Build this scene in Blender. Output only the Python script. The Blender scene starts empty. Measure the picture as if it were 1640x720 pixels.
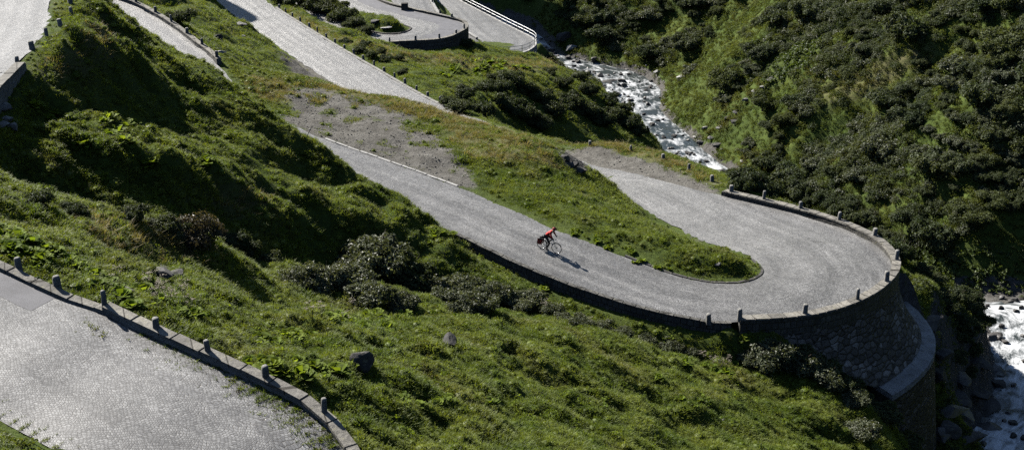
import bpy, bmesh, math, random
import numpy as np
from mathutils import Vector, Matrix
R = math.radians
rng = np.random.default_rng(7)
random.seed(7)
SC = bpy.context.scene
COL = SC.collection
Z0 = 70.0                                # camera height above the datum
PITCH = R(25.0); FPX = 2000.0            # focal length in photo pixels (1640 wide)
CP, SP = math.cos(PITCH), math.sin(PITCH)

# ------------------------------------------------------------------ small maths
def P(u, v, z):
    "world point on the sight line of photo pixel (u,v) at height z (metres below the camera)"
    a = (u-820.0)/FPX; b = -(v-360.0)/FPX
    dz = -SP + b*CP
    t = z/dz
    return np.array([t*a, t*(CP + b*SP), z])
def pix(x, y, z):
    d = y*CP - z*SP
    return 820+FPX*x/d, 360-FPX*(y*SP+z*CP)/d
def sstep(a, b, x):
    t = np.clip((x-a)/(b-a), 0, 1); return t*t*(3-2*t)
def _hash(ix, iy, seed):
    h = (ix.astype(np.int64)*374761393 + iy.astype(np.int64)*668265263 + seed*982451653) & 0xffffffff
    h = ((h ^ (h >> 13))*1274126177) & 0xffffffff
    return ((h ^ (h >> 16)) & 0xffff)/65535.0
def vnoise(x, y, seed=0):
    ix = np.floor(x); iy = np.floor(y); fx = x-ix; fy = y-iy
    fx = fx*fx*fx*(fx*(fx*6-15)+10); fy = fy*fy*fy*(fy*(fy*6-15)+10)
    a = _hash(ix, iy, seed); b = _hash(ix+1, iy, seed); c = _hash(ix, iy+1, seed); d = _hash(ix+1, iy+1, seed)
    return (a*(1-fx)+b*fx)*(1-fy)+(c*(1-fx)+d*fx)*fy
def fbm(x, y, seed=0, oct=4):
    s = 0; a = .5; n = 0
    for i in range(oct):
        s = s + a*vnoise(x*2**i+i*17.3, y*2**i-i*9.1, seed+i); n += a; a *= .5
    return s/n
def tussock(x, y, seed):
    "rounded bumps: 1 at the middle of a tussock, 0 between tussocks"
    ix = np.floor(x); iy = np.floor(y); best = np.full(np.shape(x), 9.0)
    for dx in (-1, 0, 1):
        for dy in (-1, 0, 1):
            px = ix+dx+.15+.7*_hash(ix+dx, iy+dy, seed); py = iy+dy+.15+.7*_hash(ix+dx, iy+dy, seed+5)
            best = np.minimum(best, (px-x)**2+(py-y)**2)
    return np.clip(1-best/.55, 0, 1)
def spline(pts, step):
    "Catmull-Rom through rows of pts, about one sample per step metres (first 3 columns are xyz)"
    pts = np.asarray(pts, float); n = len(pts); out = []
    for i in range(n-1):
        p0 = pts[max(i-1, 0)]; p1 = pts[i]; p2 = pts[i+1]; p3 = pts[min(i+2, n-1)]
        if i == 0: p0 = 2*p1-p2
        if i == n-2: p3 = 2*p2-p1
        k = max(2, int(math.ceil(np.linalg.norm(p2[:3]-p1[:3])/step)))
        for j in range(k):
            t = j/k
            out.append(.5*((2*p1)+(-p0+p2)*t+(2*p0-5*p1+4*p2-p3)*t*t+(-p0+3*p1-3*p2+p3)*t**3))
    out.append(pts[-1])
    return np.array(out)

# ------------------------------------------------------------------ roads
def make_pairs(rows, side, w):
    """rows: (outer pixel | None, inner pixel | None, height, drop outside outer edge, drop outside inner edge)
    side: +1 when the outer edge lies to the right of the direction of travel"""
    O = [P(*r[0], r[2]) if r[0] else None for r in rows]
    I = [P(*r[1], r[2]) if r[1] else None for r in rows]
    n = len(rows)
    for i in range(n):
        if O[i] is None or I[i] is None:
            E = O if O[i] is not None else I
            k0 = i-1 if i > 0 and E[i-1] is not None else i
            k1 = i+1 if i < n-1 and E[i+1] is not None else i
            d = E[k1]-E[k0]; d[2] = 0; d /= np.linalg.norm(d)
            rt = np.array([d[1], -d[0], 0])*side
            if O[i] is None: O[i] = I[i]+rt*w
            else: I[i] = O[i]-rt*w
    data = np.array([np.concatenate([O[i], I[i], [rows[i][3], rows[i][4]]]) for i in range(n)])
    # sample so that the mean edge advances evenly
    out = []
    mid = (data[:, :3]+data[:, 3:6])/2
    s = spline(np.concatenate([mid, data], 1), .5)
    return s[:, 3:6], s[:, 6:9], s[:, 9], s[:, 10]

ROADS = {}
def add_road(key, rows, side, w, **kw):
    O, I, dO, dI = make_pairs(rows, side, w)
    ROADS[key] = dict(O=O, I=I, dO=dO, dI=dI, **kw)

# the road right under the viewpoint (outer edge = far edge with the low wall)
add_road('near', [((-90, 392), None, -19.2, .5, 0), ((0, 432), None, -19.6, .5, 0), ((90, 476), None, -20.0, .5, 0), ((165, 502), None, -20.2, .6, 0),
    ((245, 540), None, -20.5, .7, 0), ((330, 579), None, -20.7, .8, 0), ((420, 620), None, -21.0, .8, 0), ((490, 657), None, -21.2, .8, 0),
    ((528, 692), None, -21.4, .8, 0), ((552, 724), None, -21.6, .8, 0), ((575, 770), None, -21.9, .8, 0)], -1, 5.75)
# the upper left leg
add_road('upper', [((-60, 205), None, -20.6, 1.2, 0), ((-25, 158), None, -20.8, 1.0, 0), ((0, 132), None, -20.9, .6, 0), ((27, 105), None, -21.0, .2, 0), ((52, 76), None, -21.1, 0, 0),
    ((74, 42), None, -21.3, 0, 0), ((82, 0), None, -21.5, 0, 0), ((80, -45), None, -21.9, 0, 0)], 1, 7.5)
# the leg behind the left hill, the hairpin, and the long leg running away
add_road('hairpin', [(None, (110, -40), -30.2, -1, .2), (None, (150, -14), -30.7, -1, .2), (None, (215, 9), -31.2, -1, .3), (None, (270, 40), -31.6, -1, .3), (None, (310, 70), -31.9, -1, .3), (None, (345, 98), -32.2, -1, .2),
    (None, (400, 162), -32.9, -1, 0), (None, (478, 205), -33.4, -1, 0), (None, (540, 230), -33.7, -1, 0), (None, (640, 265), -34.2, -1, 0), (None, (735, 300), -34.6, -1, 0),
    ((722, 369), (800, 328), -34.9, .4, 0), ((830, 420), (900, 372), -35.2, .62, 0), ((930, 460), (1000, 410), -35.6, .66, 0), ((1040, 494), (1080, 440), -35.9, .6, 0),
    ((1143, 514.5), (1136, 452), -36.1, .55, 0), ((1162, 515), (1147, 452.6), -36.12, .0, 0), ((1182, 515), (1158, 453), -36.15, .5, 0), ((1238, 512.5), (1182, 453), -36.2, .6, 0), ((1310, 504), (1205, 448), -36.3, 3.0, 0), ((1375, 482), (1218, 441), -36.4, 8.5, 0),
    ((1416, 454), (1223, 434), -36.5, 12.5, 0), ((1429, 431), (1220, 428), -36.55, 12.5, 0), ((1421, 410), (1212, 420), -36.65, 10, 0), ((1395, 387), (1195, 408), -36.8, 5, 0),
    ((1340, 362), (1165, 397), -37.1, 1.0, 0), ((1270, 341), (1120, 383), -37.5, .2, 0), ((1155, 313), (1050, 345), -38.1, 0, 0), ((1080, 294), (985, 310), -38.6, 0, -1),
    ((1005, 275), None, -39.2, 0, -1), ((940, 261), None, -39.8, 0, -1), ((810, 207), None, -41.0, .0, -1), ((700, 166), None, -42.0, .2, -1), ((600, 110), None, -42.7, .2, 0),
    ((540, 75), None, -43.3, .2, 0), ((480, 38), None, -44.1, .2, 0), ((440, 12), None, -44.7, .2, 0), ((385, -30), None, -45.6, .2, 0), ((330, -75), None, -46.6, .2, 0)], 1, 6.0)
# the far loop
add_road('loop', [(None, (470, -60), -46.0, 0, 0), (None, (520, -10), -46.3, -1, 0), (None, (564, 33), -46.5, -1, 0), (None, (583, 47), -46.8, -1, 0), (None, (608, 54), -46.9, -1, 0),
    ((641, 68), (634, 55), -47.0, .9, 0), ((705, 64), (652, 51), -47.1, 1.0, 0), ((735, 53), (659, 47), -47.2, 1.6, 0), ((745, 45), (658, 44), -47.25, 2.1, 0), ((741, 37), (652, 42), -47.3, 2.3, 0),
    ((722, 31), (643, 39), -47.35, 2.4, 0), ((691, 24), (619, 34), -47.4, 2.4, 0), ((655, 16), (592, 25), -47.5, 2.2, 0), ((617, 6), (566, 17), -47.7, 2, 0), ((575, -14), (530, 0), -48.1, 2, 0), ((520, -45), (480, -30), -48.8, 2, 0)], 1, 5.2)
# the lowest hairpin by the stream
add_road('lowest', [(None, (655, -60), -50.8, 0, 0), (None, (680, -16), -51.3, 0, .3), (None, (702, 24), -51.8, 0, .8), (None, (735, 46), -52.1, 0, .4), (None, (760, 62), -52.3, 0, 0),
    ((752, 84), (767, 66), -52.4, 0, 0), ((790, 87), (770, 67), -52.6, .8, 0), ((833, 85), (771, 66.5), -52.8, 2, 0), ((853, 76), (771, 65.5), -53.0, 3, 0), ((857, 66), (769, 64), -53.1, 3, 0),
    ((846, 58), (764, 61), -53.3, 3, 0), ((820, 45), (750, 50), -53.6, 3, 0), ((785, 27), (729, 30), -54.1, 3, 0), ((735, 1), (708, 8), -54.9, 3, 0), ((690, -25), (665, -20), -55.8, 3, 0)], 1, 6.0)

# ------------------------------------------------------------------ river course: left edge, right edge
riv = [np.array([-16, 246, -67.6, -13, 250, -67.6]), np.array([-7, 239, -67.4, -4, 243, -67.4]), np.array([-1, 231, -67.2, 2.6, 234, -67.2])]
for l, r, z in [((853, 74), (884, 78), -66.6), ((868, 92), (906, 90), -66.3), ((905, 110), (950, 100), -65.9), ((962, 130), (1015, 114), -65.4), ((975, 152), (1052, 136), -65.0),
                ((985, 178), (1057, 170), -64.5), ((1018, 202), (1072, 192), -64.2), ((1043, 224), (1098, 213), -63.8), ((1062, 247), (1128, 240), -63.5)]:
    a, b = P(*l, z), P(*r, z); riv.append(np.concatenate([a*.86+b*.14, a*.14+b*.86]))
for cx, cy, z in [(26.5, 147, -63.3), (30.5, 134, -63), (35.0, 122, -62.6), (40.5, 113.5, -61.8)]:
    riv.append(np.array([cx-3, cy-1.3, z, cx+3, cy+1.3, z]))
for l, z in [((1578, 500), -60.4), ((1604, 560), -59.6), ((1606, 620), -58.9), ((1598, 668), -58.5), ((1570, 706), -58.2), ((1555, 760), -57.8)]:
    a = P(*l, z); riv.append(np.concatenate([a, a+np.array([6.6, 1.5, 0])]))
riv = np.array(riv)
_m = (riv[:, :3]+riv[:, 3:])/2
_s = spline(np.concatenate([_m, riv], 1), .8)
RIV_L, RIV_R = _s[:, 3:6], _s[:, 6:9]
RIV_C = _s[:, :3]; RIV_W = np.linalg.norm(RIV_L-RIV_R, axis=1)/2

# ------------------------------------------------------------------ terrain control heights
CT = []
def c(*rows):
    for r in rows: CT.append(P(*r))
# verge and steep bank of the upper left leg
c((120, 0, -22), (165, 5, -22.8), (166, 30, -22.6), (158, 60, -22.3), (125, 88, -22), (80, 115, -21.8), (115, 40, -21.6), (40, 125, -21.8), (10, 165, -22.6))
c((190, 70, -26.2), (205, 130, -25.9), (120, 130, -23.4), (60, 170, -23.6), (250, 190, -26.3), (160, 200, -25.0), (80, 230, -24.3), (20, 230, -23.6), (220, 260, -25.5), (120, 280, -24.9), (30, 285, -24.0))
# crest of the left hill in front of the middle leg
_hp = ROADS['hairpin']['O']
def before(u, v, gap):
    "point on the sight line just before it comes within gap metres of the outer road edge"
    b_ = -(v-360)/FPX; t = np.arange(60, 125, .2); x = t*(u-820)/FPX; y = t*(CP+b_*SP); z = t*(-SP+b_*CP)
    d = np.sqrt(((x[:, None]-_hp[None, :, 0])**2+(y[:, None]-_hp[None, :, 1])**2).min(1)); k = np.argmax(d < gap)
    if d.min() > gap: k = d.argmin()
    return np.array([x[k], y[k], z[k]])
for u, v in [(185, 35), (250, 60), (310, 82), (345, 104), (400, 150), (440, 185), (480, 212), (530, 248), (580, 282), (640, 318), (685, 347)]:
    CT.append(before(u, v, 1.6)-np.array([0, 0, .45]))
def cy(*rows):
    for u, v, y in rows:
        b_ = -(v-360)/FPX; CT.append(P(u, v, y/(CP+b_*SP)*(-SP+b_*CP)))
cy((270, 110, 84), (330, 180, 75.5), (400, 235, 73.5), (300, 250, 67), (470, 275, 74.5), (540, 305, 75.0), (620, 350, 71.5), (300, 310, 62.3), (400, 325, 66), (500, 335, 69.8), (600, 380, 67.8), (660, 430, 67.5), (700, 400, 69.5), (730, 425, 69), (760, 440, 69.3))
# hollow between the left hill and the front ridge
c((30, 330, -24.6), (110, 345, -26.0), (220, 350, -26.9), (330, 390, -28.8), (400, 420, -30.4), (460, 430, -31.6), (540, 440, -33.2), (600, 465, -33.8), (680, 475, -34.6), (750, 485, -35.6), (820, 495, -36.2))
# front ridge
c((-60, 280, -20.6), (0, 303, -21.5), (80, 330, -22.7), (150, 352, -23.6), (220, 366, -24.2), (290, 384, -25.0), (340, 408, -25.7), (380, 430, -26.4), (435, 464, -27.7), (490, 486, -29.2))
c((270, 440, -24.9), (330, 465, -26.5), (360, 480, -27.2), (400, 500, -27.4), (430, 515, -27.4), (460, 520, -28.0), (300, 452, -25.9))
c((0, 370, -20.7), (100, 400, -21.7), (200, 430, -22.3), (380, 520, -25.0), (60, 430, -20.5), (170, 460, -21.3), (270, 490, -22.2))
# near meadow and its knoll
c((350, 560, -22.4), (440, 590, -22.8), (300, 530, -21.9), (520, 645, -22.6), (600, 720, -23.4), (600, 600, -26.0), (480, 540, -25.4), (560, 505, -30.4), (640, 498, -31.0), (700, 502, -31.6), (800, 512, -32.6), (900, 537, -33.6), (1000, 565, -35.2), (1050, 585, -36.1))
c((720, 550, -29.0), (580, 583, -26.1), (700, 640, -26.6), (800, 600, -30.0), (900, 640, -31.4), (900, 700, -29.6), (760, 700, -26.6), (1000, 650, -33.4), (1100, 640, -36.0), (1100, 690, -34.8), (1200, 660, -37.2), (1200, 610, -38.4), (1290, 612, -38.8), (1300, 700, -38.6), (1370, 660, -40.4), (1405, 694, -41.6), (1440, 735, -43.4), (1300, 760, -36.4), (1000, 780, -29), (700, 790, -24.0))
# gully below the lower leg, and the bank under its wall
c((870, 475, -36.4), (960, 500, -36.9), (900, 508, -36.6), (1000, 530, -37.3), (1060, 555, -38.0), (1100, 575, -38.4), (1150, 560, -38.0), (1180, 590, -38.7), (1220, 560, -38.3), (1280, 570, -39.6), (1340, 590, -41.3), (1400, 640, -43.4), (1440, 690, -45.6))
for x, y, z in [(28.8, 68.5, -49.0), (27, 66, -48), (24, 63.5, -46), (30.5, 72, -49.6), (31, 76, -49.2), (30, 80, -46.5), (33, 69, -52), (35, 75, -54), (36, 79, -55), (31, 62, -52), (37, 84, -56.8), (27, 58, -49), (34, 60, -55), (29, 50, -50)]:
    CT.append(np.array([x, y, z]))
# bank right of the hairpin
for x, y, z in [(28, 76.5, -41.2), (28, 80, -42), (33, 86, -46), (30, 88, -46), (25, 88, -42), (34, 98, -49), (38, 96, -51), (42, 95, -53.6), (41, 90, -55.6), (37.5, 105, -56.5), (32, 112, -57.5), (29, 100, -47.5), (21, 95, -41.6), (28, 120, -59), (25, 110, -52), (21, 105, -47), (23, 131, -60)]:
    CT.append(np.array([x, y, z]))
# hump between the legs
c((450, 116, -34.0), (520, 136, -35.3), (545, 148, -35.7), (590, 158, -35.8), (640, 165, -35.9), (690, 176, -35.9), (780, 201, -35.8), (860, 224, -35.2), (905, 250, -35.2), (420, 150, -33.4), (600, 215, -34.2), (700, 230, -34.5), (800, 270, -34.8), (900, 310, -35.3), (950, 330, -36.0), (1000, 350, -36.4), (1080, 395, -35.9), (1150, 420, -35.7), (1190, 425, -36.0), (940, 290, -36.4), (1040, 365, -36.5), (1000, 385, -35.4), (900, 350, -34.8), (650, 200, -34.5))
for x, y, z in [(-15.6, 108, -39.8), (-16, 112, -42.2), (-10.9, 105.3, -39.2), (-11.2, 108.8, -41.8), (-7, 103.5, -39), (-7.4, 107, -41.6), (-19, 110, -39.6), (-19, 114, -42), (-4, 101.5, -38.6)]: CT.append(np.array([x, y, z]))
# verge outside the upper leg
c((870, 220, -40.6), (905, 240, -40.1), (945, 232, -39.6), (1000, 232, -39.4), (1060, 248, -39.0), (1120, 275, -38.4), (1170, 303, -37.9), (1010, 250, -39.2), (1100, 285, -38.4))
# ground between the middle leg, the long leg and the loop
c((380, 40, -40), (420, 80, -40.4), (300, 20, -36.6), (350, 60, -38.0), (400, 110, -37.6), (470, 100, -41.4), (510, 130, -41.9), (250, -10, -37), (330, -20, -42))
c((560, 70, -44.0), (620, 95, -44.8), (480, 5, -45.2), (640, 78, -47.4), (700, 82, -48.3), (745, 82, -49.6), (680, 110, -46.0), (760, 130, -47), (800, 100, -50.5), (840, 95, -52.5), (720, 150, -44.4), (780, 165, -46), (870, 100, -54.4), (900, 118, -54.6), (850, 130, -50.6), (920, 150, -53.2), (960, 150, -55.4), (1000, 175, -57.2), (1030, 205, -58.6))
for x, y, z in [(-1, 124, -47), (2, 117, -48), (6, 118, -54), (10, 118, -56), (14, 122, -58), (3, 108, -43), (9, 106, -44.5), (14, 112, -52), (12, 132, -57.8), (6, 128, -55), (0, 130, -50.5), (18, 138, -58.5), (19.5, 150, -60.0), (17, 118, -53.5), (20, 128, -59), (20, 140, -61), (11.6, 142, -56.2), (5.5, 138, -53.2)]:
    CT.append(np.array([x, y, z]))
# island of the far loop, loop surroundings, lowest hairpin
c((620, 45, -46.6), (590, 35, -46.3), (555, 15, -45.9), (640, 47, -46.7), (755, 60, -51.9), (862, 90, -57.5), (866, 72, -61), (660, 25, -50.4), (500, 20, -44.7), (540, 41, -45.0), (575, 57, -45.6), (602, 65, -46.2))
for x, y, z in [(8, 178, -60), (5, 190, -61), (0, 202, -63), (-4, 214, -65), (6, 200, -64.5), (10, 188, -63.5)]: CT.append(np.array([x, y, z], float))
# far shaded side and the right-hand slope
for u, v in [(790, 0), (790, -40), (830, 45), (830, 0), (830, -40), (870, 30), (870, 0), (880, 60), (900, 0), (920, 40), (960, 0), (960, 80), (1000, 40), (1040, 100), (1060, 0), (1060, 60), (1120, 110), (1160, 180), (1200, 0), (1200, 80), (1260, 150), (1240, 220), (1340, 0), (1340, 90), (1340, 200), (1330, 290), (1440, 0), (1440, 120), (1440, 260), (1450, 370), (1540, 0), (1540, 130), (1540, 300), (1560, 420), (1640, 0), (1640, 120), (1640, 250), (1640, 380), (1640, 460), (1740, 0), (1740, 200), (1740, 400), (1740, 600), (1200, -100), (1500, -100), (1000, -80)]:
    a = (u-820)/FPX; b = -(v-360)/FPX; t = np.arange(90, 290, .25)
    x, y, z = t*a, t*(CP+b*SP), t*(-SP+b*CP)
    dd = ((x[:, None]-RIV_C[None, :, 0])**2+(y[:, None]-RIV_C[None, :, 1])**2)
    k = dd.argmin(1); dd = np.sqrt(dd.min(1))
    # the far bank rises from the water's edge at about 36 degrees, steeper where the stream turns away
    east = (RIV_R[k, 0]-RIV_L[k, 0])*(x-RIV_C[k, 0])+(RIV_R[k, 1]-RIV_L[k, 1])*(y-RIV_C[k, 1]) > 0
    S = RIV_C[k, 2]+(.72+.35*sstep(205, 235, y))*np.maximum(0, dd-RIV_W[k])
    j = np.argmax((z < S) & east)
    CT.append(np.array([x[j], y[j], z[j]]))
# the land outside the picture
for x, y, z in [(-70, 20, -9), (-70, 60, -17), (-70, 100, -24), (-70, 150, -38), (-70, 200, -46), (-70, 250, -52), (-40, 20, -12), (0, 15, -13), (-18, 20, -15), (25, 15, -20), (40, 40, -50), (60, 15, -54), (48, 60, -56.5), (48, 45, -56), (56, 60, -54), (120, 15, -14), (120, 60, -16), (120, 130, -10), (120, 200, -6), (120, 250, -4), (-30, 250, -60), (50, 250, -36), (-24, 225, -62), (-45, 205, -53), (-42, 185, -48), (-42, 135, -39), (-48, 90, -22)]:
    CT.append(np.array([x, y, z], float))
# stream bed
for i in range(0, len(RIV_C), 4):
    for e in (RIV_L, RIV_R): CT.append(e[i]+np.array([0, 0, .1]))
# soft road edges
for rd in ROADS.values():
    for E, D in ((rd['O'], rd['dO']), (rd['I'], rd['dI'])):
        for i in range(0, len(E), 8):
            if -.05 < D[i] < .35: CT.append(E[i]-np.array([0, 0, max(0, D[i])]))
CT = np.array(CT)
# thin out coincident points
keep = []
for i in range(len(CT)):
    if all((CT[i, 0]-CT[j, 0])**2+(CT[i, 1]-CT[j, 1])**2 > .5 for j in keep): keep.append(i)
CT = CT[keep]

def rbf_fit(pts, cc=1.2):
    n = len(pts); X = pts[:, :2]
    d = np.sqrt(((X[:, None]-X[None])**2).sum(2)+cc*cc)
    A = np.zeros((n+3, n+3)); A[:n, :n] = -d+np.eye(n)*.12
    Q = np.concatenate([np.ones((n, 1)), X/100], 1)
    A[:n, n:] = Q; A[n:, :n] = Q.T
    return np.linalg.solve(A, np.concatenate([pts[:, 2], np.zeros(3)]))
def rbf_eval(x, y, pts, w, cc=1.2):
    out = np.zeros(len(x)); n = len(pts)
    for s in range(0, len(x), 20000):
        xx = x[s:s+20000]; yy = y[s:s+20000]
        d = np.sqrt((xx[:, None]-pts[None, :, 0])**2+(yy[:, None]-pts[None, :, 1])**2+cc*cc)
        out[s:s+20000] = -d@w[:n]+w[n]+w[n+1]*xx/100+w[n+2]*yy/100
    return out

GS = .4; GX0, GX1, GY0, GY1 = -72.0, 120.0, 14.0, 252.0
NX = int((GX1-GX0)/GS)+1; NY = int((GY1-GY0)/GS)+1
gx = GX0+np.arange(NX)*GS; gy = GY0+np.arange(NY)*GS
XX, YY = np.meshgrid(gx, gy); fx = XX.ravel(); fy = YY.ravel()
_w = rbf_fit(CT)
# evaluate on a coarser grid, then interpolate bilinearly
cs = 2
cX, cY = np.meshgrid(gx[::cs], gy[::cs]); cz = rbf_eval(cX.ravel(), cY.ravel(), CT, _w).reshape(cX.shape)
def bil(grid, x, y, x0, y0, s):
    i = np.clip((x-x0)/s, 0, grid.shape[1]-1.001); j = np.clip((y-y0)/s, 0, grid.shape[0]-1.001)
    a = np.floor(i).astype(int); b = np.floor(j).astype(int); i = i-a; j = j-b
    return (grid[b, a]*(1-i)+grid[b, a+1]*i)*(1-j)+(grid[b+1, a]*(1-i)+grid[b+1, a+1]*i)*j
TZ = bil(cz, fx, fy, GX0, GY0, GS*cs)

def inside(poly, x, y):
    r = np.zeros(len(x), bool); n = len(poly)
    for i in range(n):
        x1, y1 = poly[i][:2]; x2, y2 = poly[(i+1) % n][:2]
        if y1 == y2: continue
        m = ((y1 > y) != (y2 > y)) & (x < (x2-x1)*(y-y1)/(y2-y1)+x1)
        r ^= m
    return r
def nearest(x, y, E):
    d = np.empty(len(x)); k = np.empty(len(x), int)
    for s in range(0, len(x), 20000):
        q = (x[s:s+20000, None]-E[None, :, 0])**2+(y[s:s+20000, None]-E[None, :, 1])**2
        kk = q.argmin(1); k[s:s+20000] = kk; d[s:s+20000] = np.sqrt(q[np.arange(len(kk)), kk])
    return d, k

# distance to the stream and to the roads (used for tussocks, zones, planting)
DR = np.full(len(fx), 99.0); INROAD = np.zeros(len(fx), bool)
rl = (fx > -10) & (fx < 75)
DRIV = np.full(len(fx), 99.0); KR = np.zeros(len(fx), int)
DRIV[rl], KR[rl] = nearest(fx[rl], fy[rl], RIV_C)
for rd in ROADS.values():
    A = np.concatenate([rd['O'], rd['I']])
    m = np.where((fx > A[:, 0].min()-9) & (fx < A[:, 0].max()+9) & (fy > A[:, 1].min()-9) & (fy < A[:, 1].max()+9))[0]
    ins = inside(np.concatenate([rd['O'], rd['I'][::-1]]), fx[m], fy[m])
    d1, _ = nearest(fx[m], fy[m], rd['O']); d2, _ = nearest(fx[m], fy[m], rd['I'])
    INROAD[m[ins]] = True
    DR[m] = np.where(ins, 0, np.minimum(DR[m], np.minimum(d1, d2)))
# shape of the ground at the small scale
right = sstep(-3, 6, (fx-36)*.92+(fy-130)*.38)*sstep(70, 90, fy+fx*.4)
free = sstep(.5, 2.2, DR)*sstep(1.5, 4.5, DRIV-3)
n1 = fbm(fx/7+3, fy/7, 11, 3)-.5
n2 = fbm(fx/2.6, fy/2.6, 23, 3)-.5
wx = fx+1.2*(fbm(fx/3, fy/3, 5, 2)-.5); wy = fy+1.2*(fbm(fx/3+9, fy/3, 6, 2)-.5)
tus = tussock(wx/1.15, wy/.95, 31)*vnoise(fx/2.3, fy/2.3, 77)
hill = sstep(-30, -24, fx)*(1-sstep(-8, 0, fx))*sstep(56, 62, fy)*(1-sstep(84, 92, fy))
lump = tussock(wx/2.7+.4*n1, wy/2.0, 35)*vnoise(fx/5, fy/5, 79)
calm = 1-.85*sstep(-4, -1, fx)*(1-sstep(24, 27, fx))*sstep(90, 92, fy+.35*fx)*(1-sstep(103, 106, fy+.2*fx))-.0*((fx > -2) & (fx < 20) & (fy > 74) & (fy < 96))-.75*sstep(80, 83, fy)*(1-sstep(114, 117, fy))*sstep(-26, -22, fx)*(1-sstep(-3, 0, fx))
calm = np.clip(calm-.6*((fx > -2) & (fx < 20) & (fy > 74) & (fy < 96)), .15, 1)
TZ = TZ + free*calm*((.9+.7*hill)*n1 + (.8+.7*hill)*n2 + .5*tus*(1+.4*hill) + .72*lump*(1+.7*hill))
steep = ((fx > 27) & (fx < 45) & (fy > 50) & (fy < 100) & (fx < RIV_C[KR, 0]))
TZ = TZ + steep*1.6*(fbm(fx/2.2, fy/2.2, 57, 4)-.5)
# gullies and ribs running down the right-hand slope
al = -(fx-36)*.38+(fy-130)*.92
TZ = TZ + right*sstep(4, 12, DRIV)*(4.2*(fbm(al/9+.04*fx, fx/40, 41, 3)-.5)+2.4*(fbm(fx/5, fy/5, 43, 3)-.5))
# stream bed
RZ = RIV_C[KR, 2]; RW = RIV_W[KR]
bed = RZ-.5+.5*(fbm(fx/1.2, fy/1.2, 51, 2)-.4)
wr = 1-sstep(RW-.3, RW+2.2, DRIV)
TZ = TZ*(1-wr)+bed*wr
for key in ('near', 'upper', 'lowest', 'loop', 'hairpin'):
    rd = ROADS[key]; O, I = rd['O'], rd['I']
    A = np.concatenate([O, I])
    m = np.where((fx > A[:, 0].min()-9) & (fx < A[:, 0].max()+9) & (fy > A[:, 1].min()-9) & (fy < A[:, 1].max()+9))[0]
    x, y = fx[m], fy[m]
    ins = inside(np.concatenate([O, I[::-1]]), x, y)
    dO, kO = nearest(x, y, O); dI, kI = nearest(x, y, I)
    zO = O[kO, 2]; zI = I[kI, 2]
    zr = (zO*dI+zI*dO)/(dO+dI+1e-6)-.07
    for dd, kk, E, D in ((dO, kO, O, rd['dO']), (dI, kI, I, rd['dI'])):
        low = ins & (dd < .8) & (D[kk] > .15)
        zr = np.where(low, E[kk, 2]-D[kk]-.15, zr)
    useO = dO < dI
    d = np.where(useO, dO, dI); drop = np.where(useO, rd['dO'][kO], rd['dI'][kI]); ze = np.where(useO, zO, zI)
    d0 = np.where(drop > 5, 3.4, np.where(drop > .15, .7, .1)); d1 = np.where(drop > 5, 8, np.where(drop > .15, 2.0, np.where(drop < -.05, 1.2, 2.2)))
    w = 1-sstep(d0, d1, d); drop = np.maximum(drop, 0)
    tgt = ze-drop+np.where(drop > .15, -.03, .03)
    z = TZ[m]
    zout = z*(1-w)+tgt*w
    TZ[m] = np.where(ins, zr, zout)
def mounds(x, y):
    "two hills out of the picture to the upper left that shade the ravine and the head of the long leg"
    q = (x+40)*.7+(y-276)*.7; r = -(x+40)*.7+(y-276)*.7
    return 62*np.exp(-(q/15)**2-(r/20)**2) + 33*np.exp(-((x+66)/8)**2-((y-191)/8)**2)
TZ = TZ+mounds(fx, fy)*(fy > 0)
TG = TZ.reshape(NY, NX)
def H(x, y):
    return bil(TG, np.asarray(x, float), np.asarray(y, float), GX0, GY0, GS)
def h1(x, y): return float(H(np.array([x]), np.array([y]))[0])
def hit(u, v, tmin=25.0):
    "where the sight line of photo pixel (u,v) meets the ground"
    a = (u-820.0)/FPX; b = -(v-360.0)/FPX; dx, dy, dz = a, CP+b*SP, -SP+b*CP
    t = np.arange(tmin, 330, .12)
    g = H(t*dx, t*dy); k = np.argmax(t*dz < g)
    t = t[k]
    return np.array([t*dx, t*dy, t*dz])
W3 = np.array([0, 0, Z0])
# ------------------------------------------------------------------ objects
def tag(o, label=None, cat=None, group=None, kind=None):
    if label: o['label'] = label
    if cat: o['category'] = cat
    if group: o['group'] = group
    if kind: o['kind'] = kind
    return o
def mesh_obj(name, V, F, mats=None, parent=None, smooth=False, uv=None, midx=None):
    me = bpy.data.meshes.new(name)
    me.from_pydata([tuple(v) for v in V], [], [tuple(int(i) for i in f) for f in F])
    if mats is not None:
        for m in (mats if isinstance(mats, (list, tuple)) else [mats]): me.materials.append(m)
    if uv is not None:
        l = me.uv_layers.new(name='UVMap'); idx = np.empty(len(me.loops), int); me.loops.foreach_get('vertex_index', idx)
        l.data.foreach_set('uv', np.asarray(uv, float)[idx].ravel())
    if midx is not None: me.polygons.foreach_set('material_index', np.asarray(midx, int))
    if smooth: me.polygons.foreach_set('use_smooth', np.ones(len(me.polygons), bool))
    me.update()
    o = bpy.data.objects.new(name, me); COL.objects.link(o)
    if parent: o.parent = parent
    return o
def empty(name, loc=(0, 0, 0), rz=0):
    o = bpy.data.objects.new(name, None); COL.objects.link(o); o.empty_display_size = .2
    o.location = loc; o.rotation_euler = (0, 0, rz); return o
def dup(o, parent=None):
    k = o.copy(); COL.objects.link(k)
    if parent: k.parent = parent
    for ch in list(o.children): dup(ch, k)
    return k

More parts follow.
